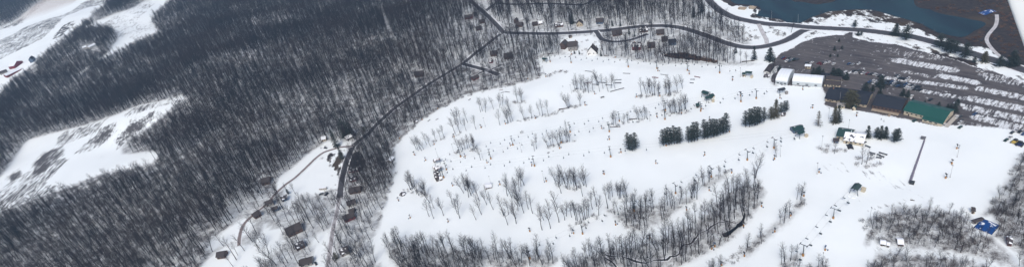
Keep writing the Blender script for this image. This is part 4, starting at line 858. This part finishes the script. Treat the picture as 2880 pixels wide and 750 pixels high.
# pond jetty and shore huts
p = G(2130,36); r = empty('jetty', tuple(p), R_(60)); MB().box((0, 0, .7), (12, 2, .2)).build('deck', M_SNOWCAP, r)
for k in range(4): MB().cyl((-5+3.3*k, .8, -1), (-5+3.3*k, .8, .9), .12).build('pile', M_PBARK, r)
tag(r, 'snow covered jetty jutting into the pond', 'jetty'); house('boat_shed', (2106,25), (2120,27), 6, 1.6, 1, TANW, mat('tan thatch', (.33, .27, .2)), 'tan roofed boat shed on the snowy point', 'shed', 'sheds on the pond point', 'x', 0); house('boat_shed', (2076,27), (2094,29), 6, 1.3, .8, TANW, mat('tan thatch', (.33, .27, .2)), 'low tan shed set back on the snowy point', 'shed', 'sheds on the pond point', 'x', 0)

# ------------------------------------------------------------------ lifts
def tower():
    r = empty('lift_tower'); MB().cyl((0, 0, 0), (0, 0, 10), .34, .22, 10).build('pole', M_STEEL, r); MB().cyl((0, 0, 0), (0, 0, 1.9), .75, .75, 10).build('base_pad', M_ORANGE, r)
    MB().box((0, 0, 9.9), (.35, 5.2, .3)).build('crossarm', M_STEEL, r)
    for s in (-1, 1):
        q = MB().box((0, s*2.4, 10.1), (2.4, .22, .28))
        for k in range(4): q.cyl((-.95+k*.63, s*2.4-.12, 10.3), (-.95+k*.63, s*2.4+.12, 10.3), .22, .22, 8)
        q.build('sheave_assembly', M_DARK, r)
    l = MB()
    for k in range(14): l.box((.45, 0, 1.8+k*.55), (.08, .5, .06))
    l.box((.45, .25, 5.3), (.05, .05, 7.6)).box((.45, -.25, 5.3), (.05, .05, 7.6)); l.build('ladder', M_STEEL, r); return r
def chair():
    r = empty('lift_chair'); MB().cyl((0, 0, 0), (0, .35, -1.3), .05).cyl((0, .35, -1.3), (0, .1, -2.4), .05).build('hanger', M_STEEL, r)
    MB().box((0, 0, -2.5), (.65, 1.7, .1)).build('seat', mat('chair pads', (.05, .08, .10), .7), r); MB().box((-.36, 0, -2.15), (.1, 1.7, .65)).build('backrest', mat('chair pads', (.05, .08, .10), .7), r)
    MB().cyl((.35, -.8, -2.3), (.35, .8, -2.3), .03).cyl((.35, -.8, -2.3), (-.3, -.8, -1.8), .03).cyl((.35, .8, -2.3), (-.3, .8, -1.8), .03).build('safety_bar', M_STEEL, r); return r
def terminal_maker(canopy, wallm):
    def mk():
        r = empty('lift_terminal')
        MB().prism([(-2.2, 4.4), (0, 5.5), (2.2, 4.4), (2.2, 4.6), (0, 5.72), (-2.2, 4.6)], -3.4, 3.4).build('canopy', canopy, r)
        for sx in (-1, 1):
            for sy in (-1, 1): MB().cyl((sx*2.8, sy*2.6, 0), (sx*2.4, sy*1.8, 4.5), .2, .16, 8).build('leg', M_STEEL, r)
        MB().cyl((-1.2, 0, 3.7), (-1.2, 0, 3.95), 1.9, 1.9, 24).cyl((-1.2, 0, 3.1), (-1.2, 0, 4.5), .25, .25).build('bullwheel', M_STEEL, r)
        MB().box((-3.6, 3.3, 1.2), (2.2, 2.2, 2.4)).box((-3.6, 3.3, 2.5), (2.6, 2.6, .16)).build('operator_booth', wallm, r); MB().box((2.2, 0, 4.2), (3.2, .4, .4)).build('drive_beam', M_DARK, r)
        MB().box((4.6, 0, .25), (3.4, 4.2, .4)).build('loading_ramp', M_SNOWCAP, r); return r
    return mk
LIFTS = [
 ('the top lift', (1534,174), (2106,214), [(1546,176),(1600,184),(1761,197),(1841,202),(1927,208),(2020,213)], 'g', 'gs'),
 ('the two-roofed-station lift', (1232,458), (1992,284), [(1296,443),(1443,409),(1604,372),(1744,345),(1876,318)], 'r', 'g'),
 ('the above-pines lift', (1236,482), (2197,262), [(1256,479),(1382,457),(1584,418),(1723,390),(1885,359),(1990,338),(2099,304),(2139,290)], 'r', 'd'),
 ('the behind-pines lift', (1240,500), (2240,378), [(1249,497),(1504,463),(1716,423)], 'n', 'n'),
 ('the long lower lift', (1335,795), (2250,384), [(1492,728),(1633,650),(1774,583),(1892,536),(1997,495),(2100,449),(2182,420)], 'n', 'g'),
 ('the steep lower lift', (2190,800), (2406,540), [(2256,717),(2345,614)], 'n', 'G')]
nch = 0
for li, (lname, A, B, tws, ka, kb) in enumerate(LIFTS):
    a, b = G(*A), G(*B); d = (b-a)[:2]; Ld = np.hypot(*d); d = d/Ld; ang = math.atan2(d[1], d[0]); nrm = np.array([-d[1], d[0]])
    stops = [(0., 4.0)]
    for k, t in enumerate(tws):
        g = G(*t); s = float((g[:2]-a[:2])@d); q = a[:2]+d*s; q3 = (q[0], q[1], float(hfun([q[0]], [q[1]])[0])-.05)
        sc = random.uniform(.94, 1.06); o = inst('tower', tower, q3, ang, sc); stops.append((s, 10.3*sc))
        tag(o, f'grey lift tower with orange foot, {ORD[k] or "first "}tower down {lname}', 'lift tower', 'towers of the chairlifts')
    stops.append((Ld, 4.0)); stops.sort(); S = [q[0] for q in stops]; Zs = [q[1] for q in stops]
    def cz(s):
        z = np.interp(s, S, Zs); i = min(max(np.searchsorted(S, s)-1, 0), len(S)-2); t = (s-S[i])/(S[i+1]-S[i]+1e-6); return z-4*t*(1-t)*min(1.2, (S[i+1]-S[i])*.012)
    for side in (-1, 1):
        pl = []; 
        for s in np.linspace(0, Ld, int(Ld/8)+2): q = a[:2]+d*s+nrm*side*2.4; pl.append(np.array([q[0], q[1], cz(s)+hfun([q[0]], [q[1]])[0]]))
        V_, F_ = tubes(pl[:-1], pl[1:], [.028]*(len(pl)-1), [.028]*(len(pl)-1), 4); tag(obj('haul_cable', np_mesh('haul_cable', V_, F_, M_STEEL)), f'thin steel cable of {lname}, the {"uphill-bound" if side < 0 else "downhill-bound"} run', 'lift cable', 'haul cables of the chairlifts')
        s = 9+5*(side > 0); k = 0; gap = 14.5 if li != 3 else 19
        lim = Ld-6 if li != 3 else Ld*.62
        while s < lim:
            q = a[:2]+d*s+nrm*side*2.4; z = cz(s)+hfun([q[0]], [q[1]])[0]; uu, vv = proj(np.array([q[0]]), np.array([q[1]]), np.array([z]))
            if vv[0] < 760:
                o = inst('chair', chair, (q[0], q[1], z-.03), ang+(math.pi if side < 0 else 0)+random.uniform(-.1, .1), 1.15); nch += 1
                tag(o, f'empty {"near" if side < 0 else "far"}-side chair of {lname}, {ORD[min(k, 39)] or "first "}from its top', 'lift chair', 'chairs hanging on the lifts'); k += 1
            s += gap
    for kk, e, flip, nm in ((ka, a, 0, 'top'), (kb, b, math.pi, 'bottom')):
        if kk == 'n': continue
        cm = {'g': GRD, 'r': mat('reddish canopy', (.13, .095, .09), .6, .2, 1, 0, .55), 'd': mat('black canopy', (.02, .025, .035)), 'G': mat('grey green canopy', (.03, .055, .055))}[kk[0]]
        o = inst(('term', kk[0]), terminal_maker(cm, CRM if kk[0] in 'gG' else GRY), tuple(e), ang+flip, 1.15 if kk == 'G' else 1.0)
        tag(o, f'lift terminal with {"green" if kk[0] in "gG" else "black" if kk[0]=="d" else "reddish"} canopy at the {nm} of {lname}', 'lift terminal', 'terminals of the chairlifts')
print('chairs', nch)
o = inst(('term', 'g'), None, tuple(G(1986,273)), R_(-60), 1.2); tag(o, 'green canopied motor station standing behind the two-roofed lift terminal', 'lift terminal', 'terminals of the chairlifts')
o = inst(('term', 'r'), None, tuple(G(1228,478)), R_(-25), .9); tag(o, 'smaller reddish lift terminal just below the upper one', 'lift terminal', 'terminals of the chairlifts')
for k, q in enumerate([(1241,497),(1376,0)][:1]): o = inst('tower', tower, tuple(G(*q)), R_(-30), .85); tag(o, 'short lift tower, front one of the close set above the upper huts', 'lift tower', 'towers of the chairlifts')

# snow guns
def gun(kind):
    def mk():
        r = empty('snow_gun'); MB().cyl((0, 0, 0), (0, 0, 1.7), .62, .55, 10).build('base_pad', M_ORANGE, r); MB().cyl((0, 0, 1.6), (0, 0, 3.6), .14, .12).build('stand', M_STEEL, r)
        b = MB().cyl((-.7, 0, 3.9), (.75, 0, 4.25), .55, .48, 14).cyl((.75, 0, 4.25), (.95, 0, 4.3), .56, .56, 14); b.build('fan_barrel', M_DARK if kind == 'd' else M_BLUEM, r)
        MB().box((.9, -1.6, .5), (.8, .6, 1.0)).cyl((.9, -1.6, 1), (0, 0, 1.5), .06).build('hydrant_box', M_BLUEM, r); return r
    return mk
GUNS = K1(1080,300,[(505,378),(305,482),(420,538),(815,500),(1035,563),(1270,392),(975,212),(705,302),(385,132),(158,320),(540,22),(1220,174)])+K1(1080,450,[(145,402),(645,615),(690,258),(1165,246),(265,578)])+\
 K1(1440,376,[(200,314),(480,148),(978,58),(1095,188),(925,407),(345,477)])+K1(1440,562,[(180,314),(620,335),(1042,250)])+K1(1440,188,[(340,102),(830,275),(735,387),(235,518),(900,618),(1252,304),(160,124)])+\
 K1(1800,188,[(180,44),(495,74),(930,132),(1010,294),(170,502),(618,425),(698,532),(418,468),(200,294),(898,652)])+K1(1800,376,[(160,298),(650,214),(920,392),(695,568),(262,122)])+K1(1800,562,[(468,100),(1220,64),(1040,262),(720,492),(752,467),(1048,562)])+\
 K1(2160,188,[(448,414),(348,226),(890,490),(120,316)])+K1(2160,376,[(65,255),(512,388),(360,625)])+K1(2520,376,[(610,150),(560,302),(498,446)])+K1(2160,562,[(228,158),(68,318),(573,502)])+K1(1440,0,[(597,548),(1038,580)])+[(1828,670),(2030,745)]
for i, q in enumerate(GUNS):
    p = G(*q); k = 'b' if i % 7 == 3 else 'd'; o = inst(('gun', k), gun(k), (p[0], p[1], p[2]-.04), random.uniform(0, 6.28), random.uniform(.8, 1.0)); reg(o, f'orange-based {"blue" if k=="b" else "dark"} snow gun', 'gun', p, 'snow gun', 'snow guns along the pistes')
# light poles
def lamp():
    r = empty('light_pole'); MB().cyl((0, 0, 0), (0, 0, 11), .14, .09, 6).build('pole', mat('grey pole', (.32, .33, .34)), r); MB().box((.25, 0, 11), (1.2, .4, .3)).build('lamp_head', M_DARK, r); MB().cyl((0, 0, 0), (0, 0, .5), .3, .3).build('footing', GRY, r); return r
for q in K1(1080,300,[(543,506),(1018,198),(705,462),(997,532)])+K1(1080,450,[(1079,256)])+K1(1440,376,[(98,184),(321,467)])+K1(1440,188,[(322,74),(600,268)])+K1(1800,188,[(100,543),(1008,104)])+K1(1800,376,[(202,140)])+K1(2160,376,[(492,402),(125,227),(540,130)])+\
     K1(2520,376,[(613,232),(543,435)])+K1(2160,188,[(608,520),(806,642),(720,355)])+K1(2160,562,[(545,642),(1022,190)])+K1(1800,562,[(505,195)])+K1(2160,0,[(36,195),(300,232)])+[(1442,655+0)][:0]:
    p = G(*q); o = inst('lamp', lamp, tuple(p), random.uniform(0, 6.28)); reg(o, 'thin light pole', 'lamp', p, 'light pole', 'light poles')
# terrain park rails
def rail(pA, pB, desc, wm, hh=.7, w=.7):
    a, L, ang = frame_from(pA, pB); r = empty('park_rail', tuple(a), ang); MB().box((L/2, 0, hh), (L, w, .22)).build('slide_deck', wm, r)
    for k in (.12, .88): MB().box((L*k, 0, hh/2-.05), (.25, w*.8, hh)).build('support', M_STEEL, r)
    reg(r, desc, 'rail', (a+G(*pB))/2, 'park rail', 'terrain park rails on the piste')
RD = mat('dark rail', (.07, .075, .09)); RR = mat('reddish rail', (.20, .10, .11))
for x0, y0, x1, y1, ox, oy, w in [(612,612,640,600,1080,130,1.2),(838,498,886,495,1080,130,.6),(850,545,870,530,1080,130,.6),(1158,445,1195,438,1080,130,.6),(1172,473,1210,463,1080,130,.6),(1218,460,1262,464,1080,130,.8),(50,153,120,142,1440,188,1.3),(732,44,802,54,1440,188,.6),
      (1115,68,1188,72,1440,188,.6),(1020,138,1100,132,1440,188,.7),(1030,165,1098,163,1440,188,1.3),(935,186,1008,188,1440,188,.8),(985,253,1126,216,1440,188,.9),(890,314,925,303,1440,188,1.8),(720,172,800,158,1440,188,.8),(865,158,940,166,1440,188,1.),(805,178,870,184,1440,188,.9),
      (120,108,185,112,1800,188,1.2),(205,78,275,90,1800,188,.4),(545,100,605,112,1800,188,1.0),(505,130,550,130,1800,188,.7),(500,164,540,166,1800,188,.7),(440,150,465,132,1080,300,.6),(520,135,546,122,1080,300,.6)]:
    rail((ox+x0/S2, oy+y0/S2), (ox+x1/S2, oy+y1/S2), 'dark sliding rail' if w < 1 else 'broad dark slide box', RR if (x0 in (1158, 120, 545, 720)) else RD, .6, w*1.1)
for x0, y0, x1, y1 in [(1018,192,1078,208),(1112,192,1198,218),(1118,225,1168,240),(1025,215,1055,218),(1085,240,1140,250),(975,122,1028,145),(945,108,985,85),(1092,212,1130,222)]:
    rail((2160+x0/S2, 376+y0/S2), (2160+x1/S2, 376+y1/S2), 'long dark ski rack', RD, .9, 1.3)
# covered conveyor
a, L, ang = frame_from((2559,512), (2600,394)); r = empty('covered_conveyor', tuple(a), ang); arc = [(.85*math.cos(t), .2+1.5*math.sin(t)) for t in np.linspace(0, math.pi, 9)]
MB().prism(arc, 0, L).build('tunnel', mat('tinted tunnel', (.16, .14, .19), .3, .15, .6), r); MB().box((L/2, 0, .15), (L+2, 2.1, .25)).build('belt_bed', mat('belt bed', (.4, .42, .46)), r)
MB().box((-1.2, -1.4, 1), (2.4, 3, 2)).box((-1.2, -1.4, 2.05), (2.8, 3.4, .15)).build('drive_housing', M_DARK, r); MB().box((L+2, 1.2, 1.2), (2.6, 3, 2.4)).box((L+2, 1.2, 2.5), (3, 3.4, .15)).build('return_housing', mat('grey housing', (.12, .12, .13)), r)
for k in range(1, 16): 
    s = MB(); x = L*k/16
    for p0, p1 in zip(arc[:-1], arc[1:]): s.cyl((x, p0[0]*1.03, p0[1]*1.03), (x, p1[0]*1.03, p1[1]*1.03), .06, .06, 4)
    s.build('hoop', M_STEEL, r)
tag(r, 'long covered conveyor tunnel running straight up the beginner slope', 'conveyor')

# cars
CARC = {'white': (.6, .6, .6), 'silver': (.3, .31, .32), 'black': (.015, .015, .018), 'red': (.16, .015, .02), 'blue': (.03, .07, .16), 'dark grey': (.06, .065, .07), 'dark green': (.02, .06, .045)}
def car(col, suv):
    def mk():
        r = empty('parked_car'); h = .25 if suv else 0; pm = mat('paint '+col, CARC[col], .3, .05, 1, .2, 0, .5)
        b = [(-2.25, .35), (2.25, .35), (2.3, .8), (2.15, 1.0+h*.5), (1.05, 1.1+h*.6), (-2.05, 1.12+h), (-2.3, .95)]
        vs = [(x, s*(.9 if z < .9 else .84), z) for s in (-1, 1) for x, z in b]; n = len(b); MB().add(vs, [tuple(range(n)), tuple(range(2*n-1, n-1, -1))]+[(k, n+k, n+(k+1) % n, (k+1) % n) for k in range(n)]).build('body', pm, r)
        g = [(1.0, 1.08+h*.5), (.35, 1.5+h), (-1.3, 1.52+h) if not suv else (-1.95, 1.5+h), (-2.0, 1.08+h)]; n = 4; vs = [(x, s*(.8 if z < 1.35 else .66), z) for s in (-1, 1) for x, z in g]
        MB().add(vs, [(0, 1, 2, 3), (7, 6, 5, 4)]+[(k, n+k, n+(k+1) % n, (k+1) % n) for k in range(n)]).build('glasshouse', GLASS, r)
        MB().box((-.5 if not suv else -.8, 0, 1.54+h), (1.5 if not suv else 2.2, 1.26, .06)).build('roof', pm, r)
        for x in (-1.4, 1.4):
            for s in (-1, 1): MB().cyl((x, s*.78, .34), (x, s*.94, .34), .34, .34, 12).build('wheel', mat('tyre', (.015, .015, .015)), r)
        return r
    return mk
CARS = []
def cl(pts, cols): CARS.extend(zip(pts, cols))
W_, Si, Bk, Rd_, Bl, Dg, Gn = 'white', 'silver', 'black', 'red', 'blue', 'dark grey', 'dark green'
cl(K1(2160,0,[(150,588),(168,592),(186,612),(206,592),(222,612),(240,606),(256,604),(272,606),(295,602),(215,625),(190,620),(390,636),(440,634),(508,640),(540,646),(553,640),(572,640),(610,630),(660,648),(810,646),(850,652),(910,646)]), [Bl,Rd_,W_,Dg,Bl,Si,Gn,Bk,Dg,Dg,W_,Dg,W_,Rd_,Rd_,Bk,W_,W_,W_,Bl,Si,W_])
cl(K1(2160,188,[(860,48),(885,68),(908,45),(930,68),(950,70),(975,72),(998,74),(1020,78),(1045,78),(1070,80),(1095,90),(1120,98),(1145,95),(1168,104)]), [Bk,W_,Dg,Bk,W_,Si,Rd_,Dg,Bk,W_,Si,Bk,W_,Dg])
cl(K1(2160,188,[(1020,155),(1055,143),(1060,170),(1092,152),(1085,182),(1030,170)]), [Bl,W_,W_,W_,Si,Dg])
a0, b0 = np.array([2486,236.]), np.array([2588,255.])
for i in range(14): CARS.append((tuple(a0+(b0-a0)*i/13), [Bl,Dg,Bk,Si,Dg,Bl,Bk,Dg,W_,W_,Si,Bk,Dg,Bk][i])); 
for i in range(13): CARS.append((tuple(a0+(b0-a0)*i/13+np.array([6,-7])), [Dg,Bk,Bl,W_,Dg,Bk,Dg,Bl,W_,Dg,Si,Bk,Bk][i]))
cl(K1(2520,188,[(10,118),(35,120),(60,122),(85,128),(110,132),(125,118),(5,95),(30,100)]), [W_,Dg,Bk,Bk,W_,W_,Dg,Si]); cl([(2617,282),(2563,272),(2741,322),(2703,341),(2700,346),(2700,359),(2751,201),(2764,202),(2572,341),(2656,352),(2692,331),(2829,395),(2840,388)], [Bk,W_,Bl,Bk,W_,Gn,W_,W_,Gn,W_,W_,Gn,W_])
cl([(2868,372),(2858,368),(2846,374),(2878,378),(2700,330)], [Bk,W_,Dg,Bl,Dg]); cl([(889,741),(919,547),(904,546),(777,586),(1188,0),(740,547),(728,541),(930,404)][:4]+[(727,540),(916,417)], [Bk,Bk,Dg,Dg,Bk,Dg]); cl([(1611,84),(1455,81),(1758,101)],[Si,Bk,W_])
SLOT = ROWANG+math.pi/2-R_(12)
for i, (q, c) in enumerate(CARS):
    p = G(*q); lot = q[0] > 2150; suv = (i*7) % 3 == 0; o = inst(('car', c, suv), car(c, suv), (p[0], p[1], p[2]+.05), SLOT+random.uniform(-.07, .07)+(math.pi if random.random() < .4 else 0) if lot else random.uniform(0, 6.28), random.uniform(.95, 1.04))
    reg(o, f'{c} parked {"SUV" if suv else "car"}', 'car', p, 'car', 'cars in the parking lot' if lot else 'cars in the yards')
# groomers / machines
def groomer(px, rz, col, label):
    p = G(*px); r = empty('snow_groomer', tuple(p), rz); MB().box((0, 0, 1.15), (4.4, 2.2, .9)).build('chassis', mat('groomer '+col, {'black': (.02, .02, .03), 'yellow': (.5, .36, .08), 'navy': (.02, .03, .09)}[col]), r)
    MB().prism([(-1.05, 1.6), (1.05, 1.6), (.9, 2.9), (-.9, 2.9)], .1, 1.9).build('cab', GLASS, r); MB().box((1., 0, 2.95), (1.9, 1.9, .1)).build('cab_roof', M_DARK, r)
    for s in (-1, 1): MB().prism([(s*1.15, .1), (s*2.05, .1), (s*2.05, .95), (s*1.15, .95)][::s], -2.4, 2.4).build('track', M_DARK, r)
    MB().box((3.2, 0, .75), (.25, 4.8, 1.1), .0).cyl((2.2, -.8, .8), (3.2, -.8, .8), .12).cyl((2.2, .8, .8), (3.2, .8, .8), .12).build('blade', M_STEEL, r); tag(r, label, 'snow groomer', 'snow groomers')
groomer((2391,415), R_(70), 'black', 'black snow groomer parked before the ski school'); groomer((2853,401), R_(20), 'yellow', 'yellow snow groomer at the corner of the lot'); groomer((2868,408), R_(30), 'navy', 'navy snow groomer next to the yellow one at the lot corner')
# trailer / caravan
p = G(910,532); r = empty('caravan', tuple(p), R_(-15)); MB().box((0, 0, 1.5), (8, 2.5, 2.2)).build('body', mat('old caravan', (.45, .43, .40)), r); MB().box((0, 0, 2.65), (8.1, 2.6, .12)).build('roof', SHL, r)
for k in range(4): MB().box((-3+2*k, -1.27, 1.7), (1, .06, .7)).build('window', GLASS, r)
for x in (-1, 1): MB().cyl((x, -1.2, .35), (x, 1.2, .35), .35, .35, 12).build('wheel', mat('tyre', (.015, .015, .015)), r)
tag(r, 'old pale caravan standing on the snowy yard by the lane', 'caravan')
# rock and fallen logs
def rock(px, s, label):
    p = G(*px); r = np.random.default_rng(int(px[0])); me = bpy.data.meshes.new('rock'); import bmesh; bm = bmesh.new(); bmesh.ops.create_icosphere(bm, subdivisions=3, radius=s)
    for vv in bm.verts: vv.co *= 1+.35*(float(vnoise(np.array([vv.co.x+vv.co.z*2]), np.array([vv.co.y*1.3+vv.co.z]), s*.6, 8)[0])-.5); vv.co.z *= .6
    bm.to_mesh(me); bm.free(); me.materials.append(mat('dark rock', (.07, .065, .07), .9, .4, .8, 0, .45)); tag(obj('boulder', me, None, (p[0], p[1], p[2]+s*.2)), label, 'boulder')
rock((1133,546), 3.2, 'dark boulder on the open snow below the leaning trees'); rock((2156,215), 3.4, 'grey snow-streaked mound beside the end of the piste by the tents'); rock((1376-8,315-12), 1.0, 'small boulder near the woods edge of the slope'); rock((1170,342), 3, 'dark lump of rock at the woods edge beside the piste')
def log(pA, pB, rr, label):
    a, L, ang = frame_from(pA, pB); o = MB().cyl((0, 0, rr), (L, 0, rr), rr, rr*.6, 8).build('fallen_log', mat('log bark', (.07, .055, .05))); o.location = tuple(a); o.rotation_euler.z = ang; tag(o, label, 'log', 'fallen logs')
log((1770,337), (1793,334), .5, 'fallen log in the thin clump above the pines'); log((1715,358), (1745,357), .4, 'fallen log lying on snow below the thin clump'); log((2086,175), (2122,172), .6, 'long fallen log below the lone conifer'); log((1572,309), (1594,305), .7, 'dark log in the hedge line with debris'); log((1700,158), (1712,159), .4, 'pale log at the edge of the piste below the A-frame')
log((2560,190+372), (2572,190+374), .4, 'short dark log on the snow above the brushy wood')
def person():
    vs = [(0,0,.95),(0,0,1.2),(0,0,1.42),(0,.02,1.52),(0,.03,1.66),(.11,0,.9),(.13,.16,.52),(.14,.05,.08),(.14,.2,.05),(-.11,0,.9),(-.13,.16,.52),(-.14,.05,.08),(-.14,.2,.05),(.2,0,1.4),(.3,.12,1.15),(.3,.36,1.1),(-.2,0,1.4),(-.3,.12,1.15),(-.3,.36,1.1)]
    es = [(0,1),(1,2),(2,3),(3,4),(0,5),(5,6),(6,7),(7,8),(0,9),(9,10),(10,11),(11,12),(2,13),(13,14),(14,15),(2,16),(16,17),(17,18)]
    rad = [.16,.15,.15,.07,.11,.1,.08,.06,.05,.1,.08,.06,.05,.08,.055,.04,.08,.055,.04]
    me = bpy.data.meshes.new('person'); me.from_pydata(vs, es, []); me.materials.append(mat('dark ski suit', (.04, .05, .09))); o = obj('person', me)
    sk = o.modifiers.new('s', 'SKIN')
    if not me.skin_vertices: me.skin_vertices.new() if hasattr(me.skin_vertices, 'new') else None
    for i, q in enumerate(me.skin_vertices[0].data): q.radius = (rad[i], rad[i]); q.use_root = i == 0
    o.modifiers.new('u', 'SUBSURF').levels = 1; h = MB(); h.cyl((0, .03, 1.62), (0, .03, 1.8), .13, .1, 10).build('helmet', M_DARK, o)
    for s_ in (-1, 1): MB().box((s_*.14, .1, .02), (.1, 1.6, .03)).build('ski', M_DARK, o)
    return o
for q, lb in [((2478,337), 'person skiing down past the main lodge, higher of the two'), ((2486,342), 'person skiing down past the main lodge, lower of the two'), ((1583,244), 'person standing alone on the upper piste below the timber rails')]:
    if not (vars().get('_pp')):
        _pp = person(); 
        if not _pp.data.skin_vertices: pass
    o = person() if q != (2478,337) else _pp; o.location = tuple(G(*q)); o.rotation_euler.z = random.uniform(0, 6); tag(o, lb, 'person', 'skiers')

# ------------------------------------------------------------------ aircraft wing strut across the top right corner
def pt(u_, v_, d): rr = ray([u_], [v_])[0]; return np.array([0, 0, H])+rr*d
D_ = 2.6; o1 = np.array([.938, -.347]); w_px = .34*FPX/D_/2
e0 = np.array([2836., 0]); e1 = np.array([2884., 132.]); dv = (e1-e0)/np.linalg.norm(e1-e0)
q0 = e0+o1*w_px-dv*330; q1 = e1+o1*w_px+dv*360
A3, B3 = pt(*q0, D_), pt(*q1, D_*.97); ax = (B3-A3)/np.linalg.norm(B3-A3); sd = np.cross(ax, F3); sd /= np.linalg.norm(sd); dp_ = np.cross(ax, sd)
n = 28; vs = []
for P in (A3, B3):
    for k in range(n): t = 2*math.pi*k/n; vs.append(P+sd*.17*math.cos(t)+dp_*.05*math.sin(t)*(1+.35*math.cos(t)))
me = bpy.data.meshes.new('wing_strut'); me.from_pydata([tuple(x) for x in vs], [], [(k, (k+1) % n, n+(k+1) % n, n+k) for k in range(n)]+[tuple(range(n-1, -1, -1)), tuple(range(n, 2*n))])
me.materials.append(mat('white aircraft paint', (.52, .56, .58), .5, .03, 3)); me.polygons.foreach_set('use_smooth', [True]*n+[False]*2); me.update()
tag(obj('wing_strut', me), 'white wing strut of the aircraft crossing the top corner of the view', 'wing strut')

finish_labels()

# ------------------------------------------------------------------ haze
HZ = MB().box((0, 0, (H+4-40)/2), (18600, 18600, H+4+40)).mesh('haze', None) if False else None
mh = bpy.data.materials.new('haze'); mh.use_nodes = True; nt = mh.node_tree; nt.nodes.clear()
out = nt.nodes.new('ShaderNodeOutputMaterial'); pv_ = nt.nodes.new('ShaderNodeVolumePrincipled'); pv_.inputs['Color'].default_value = (.48, .72, 1.0, 1); pv_.inputs['Density'].default_value = .00008; pv_.inputs['Anisotropy'].default_value = .1
nt.links.new(pv_.outputs[0], out.inputs['Volume'])
zlo = float(gz.min())-1.0; zhi = H+4
hz = MB().box((0, 0, (zlo+zhi)/2), (20400, 20400, zhi-zlo)).build('haze', mh); tag(hz, 'thin blue winter haze over the whole valley', 'haze', kind='stuff')

# ------------------------------------------------------------------ light
w = bpy.data.worlds.new('World'); scene.world = w; w.use_nodes = True; nt = w.node_tree; bg = nt.nodes['Background']
sky = nt.nodes.new('ShaderNodeTexSky'); sky.sky_type = 'NISHITA'; sky.sun_disc = False; sky.sun_elevation = R_(52); SUNAZ = R_(200); sky.sun_rotation = SUNAZ; sky.dust_density = 4; sky.air_density = 1.0; sky.ozone_density = 1
nt.links.new(sky.outputs[0], bg.inputs['Color']); bg.inputs['Strength'].default_value = .132
sl = bpy.data.lights.new('sun', 'SUN'); sl.energy = 1.2; sl.angle = R_(20); sl.color = (1, .965, .91); so = bpy.data.objects.new('sun', sl); COL.objects.link(so)
el = R_(52); dirv = np.array([math.sin(SUNAZ)*math.cos(el), math.cos(SUNAZ)*math.cos(el), math.sin(el)])
from mathutils import Vector, Matrix
so.rotation_euler = Vector(dirv).to_track_quat('Z', 'Y').to_euler(); so.location = (0, 0, 600)

# ------------------------------------------------------------------ camera
cam = bpy.data.cameras.new('camera'); co = bpy.data.objects.new('camera', cam); COL.objects.link(co)
cam.sensor_width = 36; cam.lens = FPX/2880*36; cam.clip_start = .1; cam.clip_end = 20000
Mx = Matrix(((CX[0], CY[0], -F3[0], 0), (CX[1], CY[1], -F3[1], 0), (CX[2], CY[2], -F3[2], H), (0, 0, 0, 1))); co.matrix_world = Mx
scene.camera = co
scene.view_settings.view_transform = 'Standard'; scene.view_settings.look = 'None'; scene.view_settings.gamma = 1; scene.view_settings.exposure = 0.33
scene.cycles.max_bounces = 5; scene.cycles.volume_bounces = 1; scene.cycles.use_denoising = True
scene.cycles.denoiser = 'OPENIMAGEDENOISE'; scene.cycles.denoising_prefilter = 'ACCURATE'
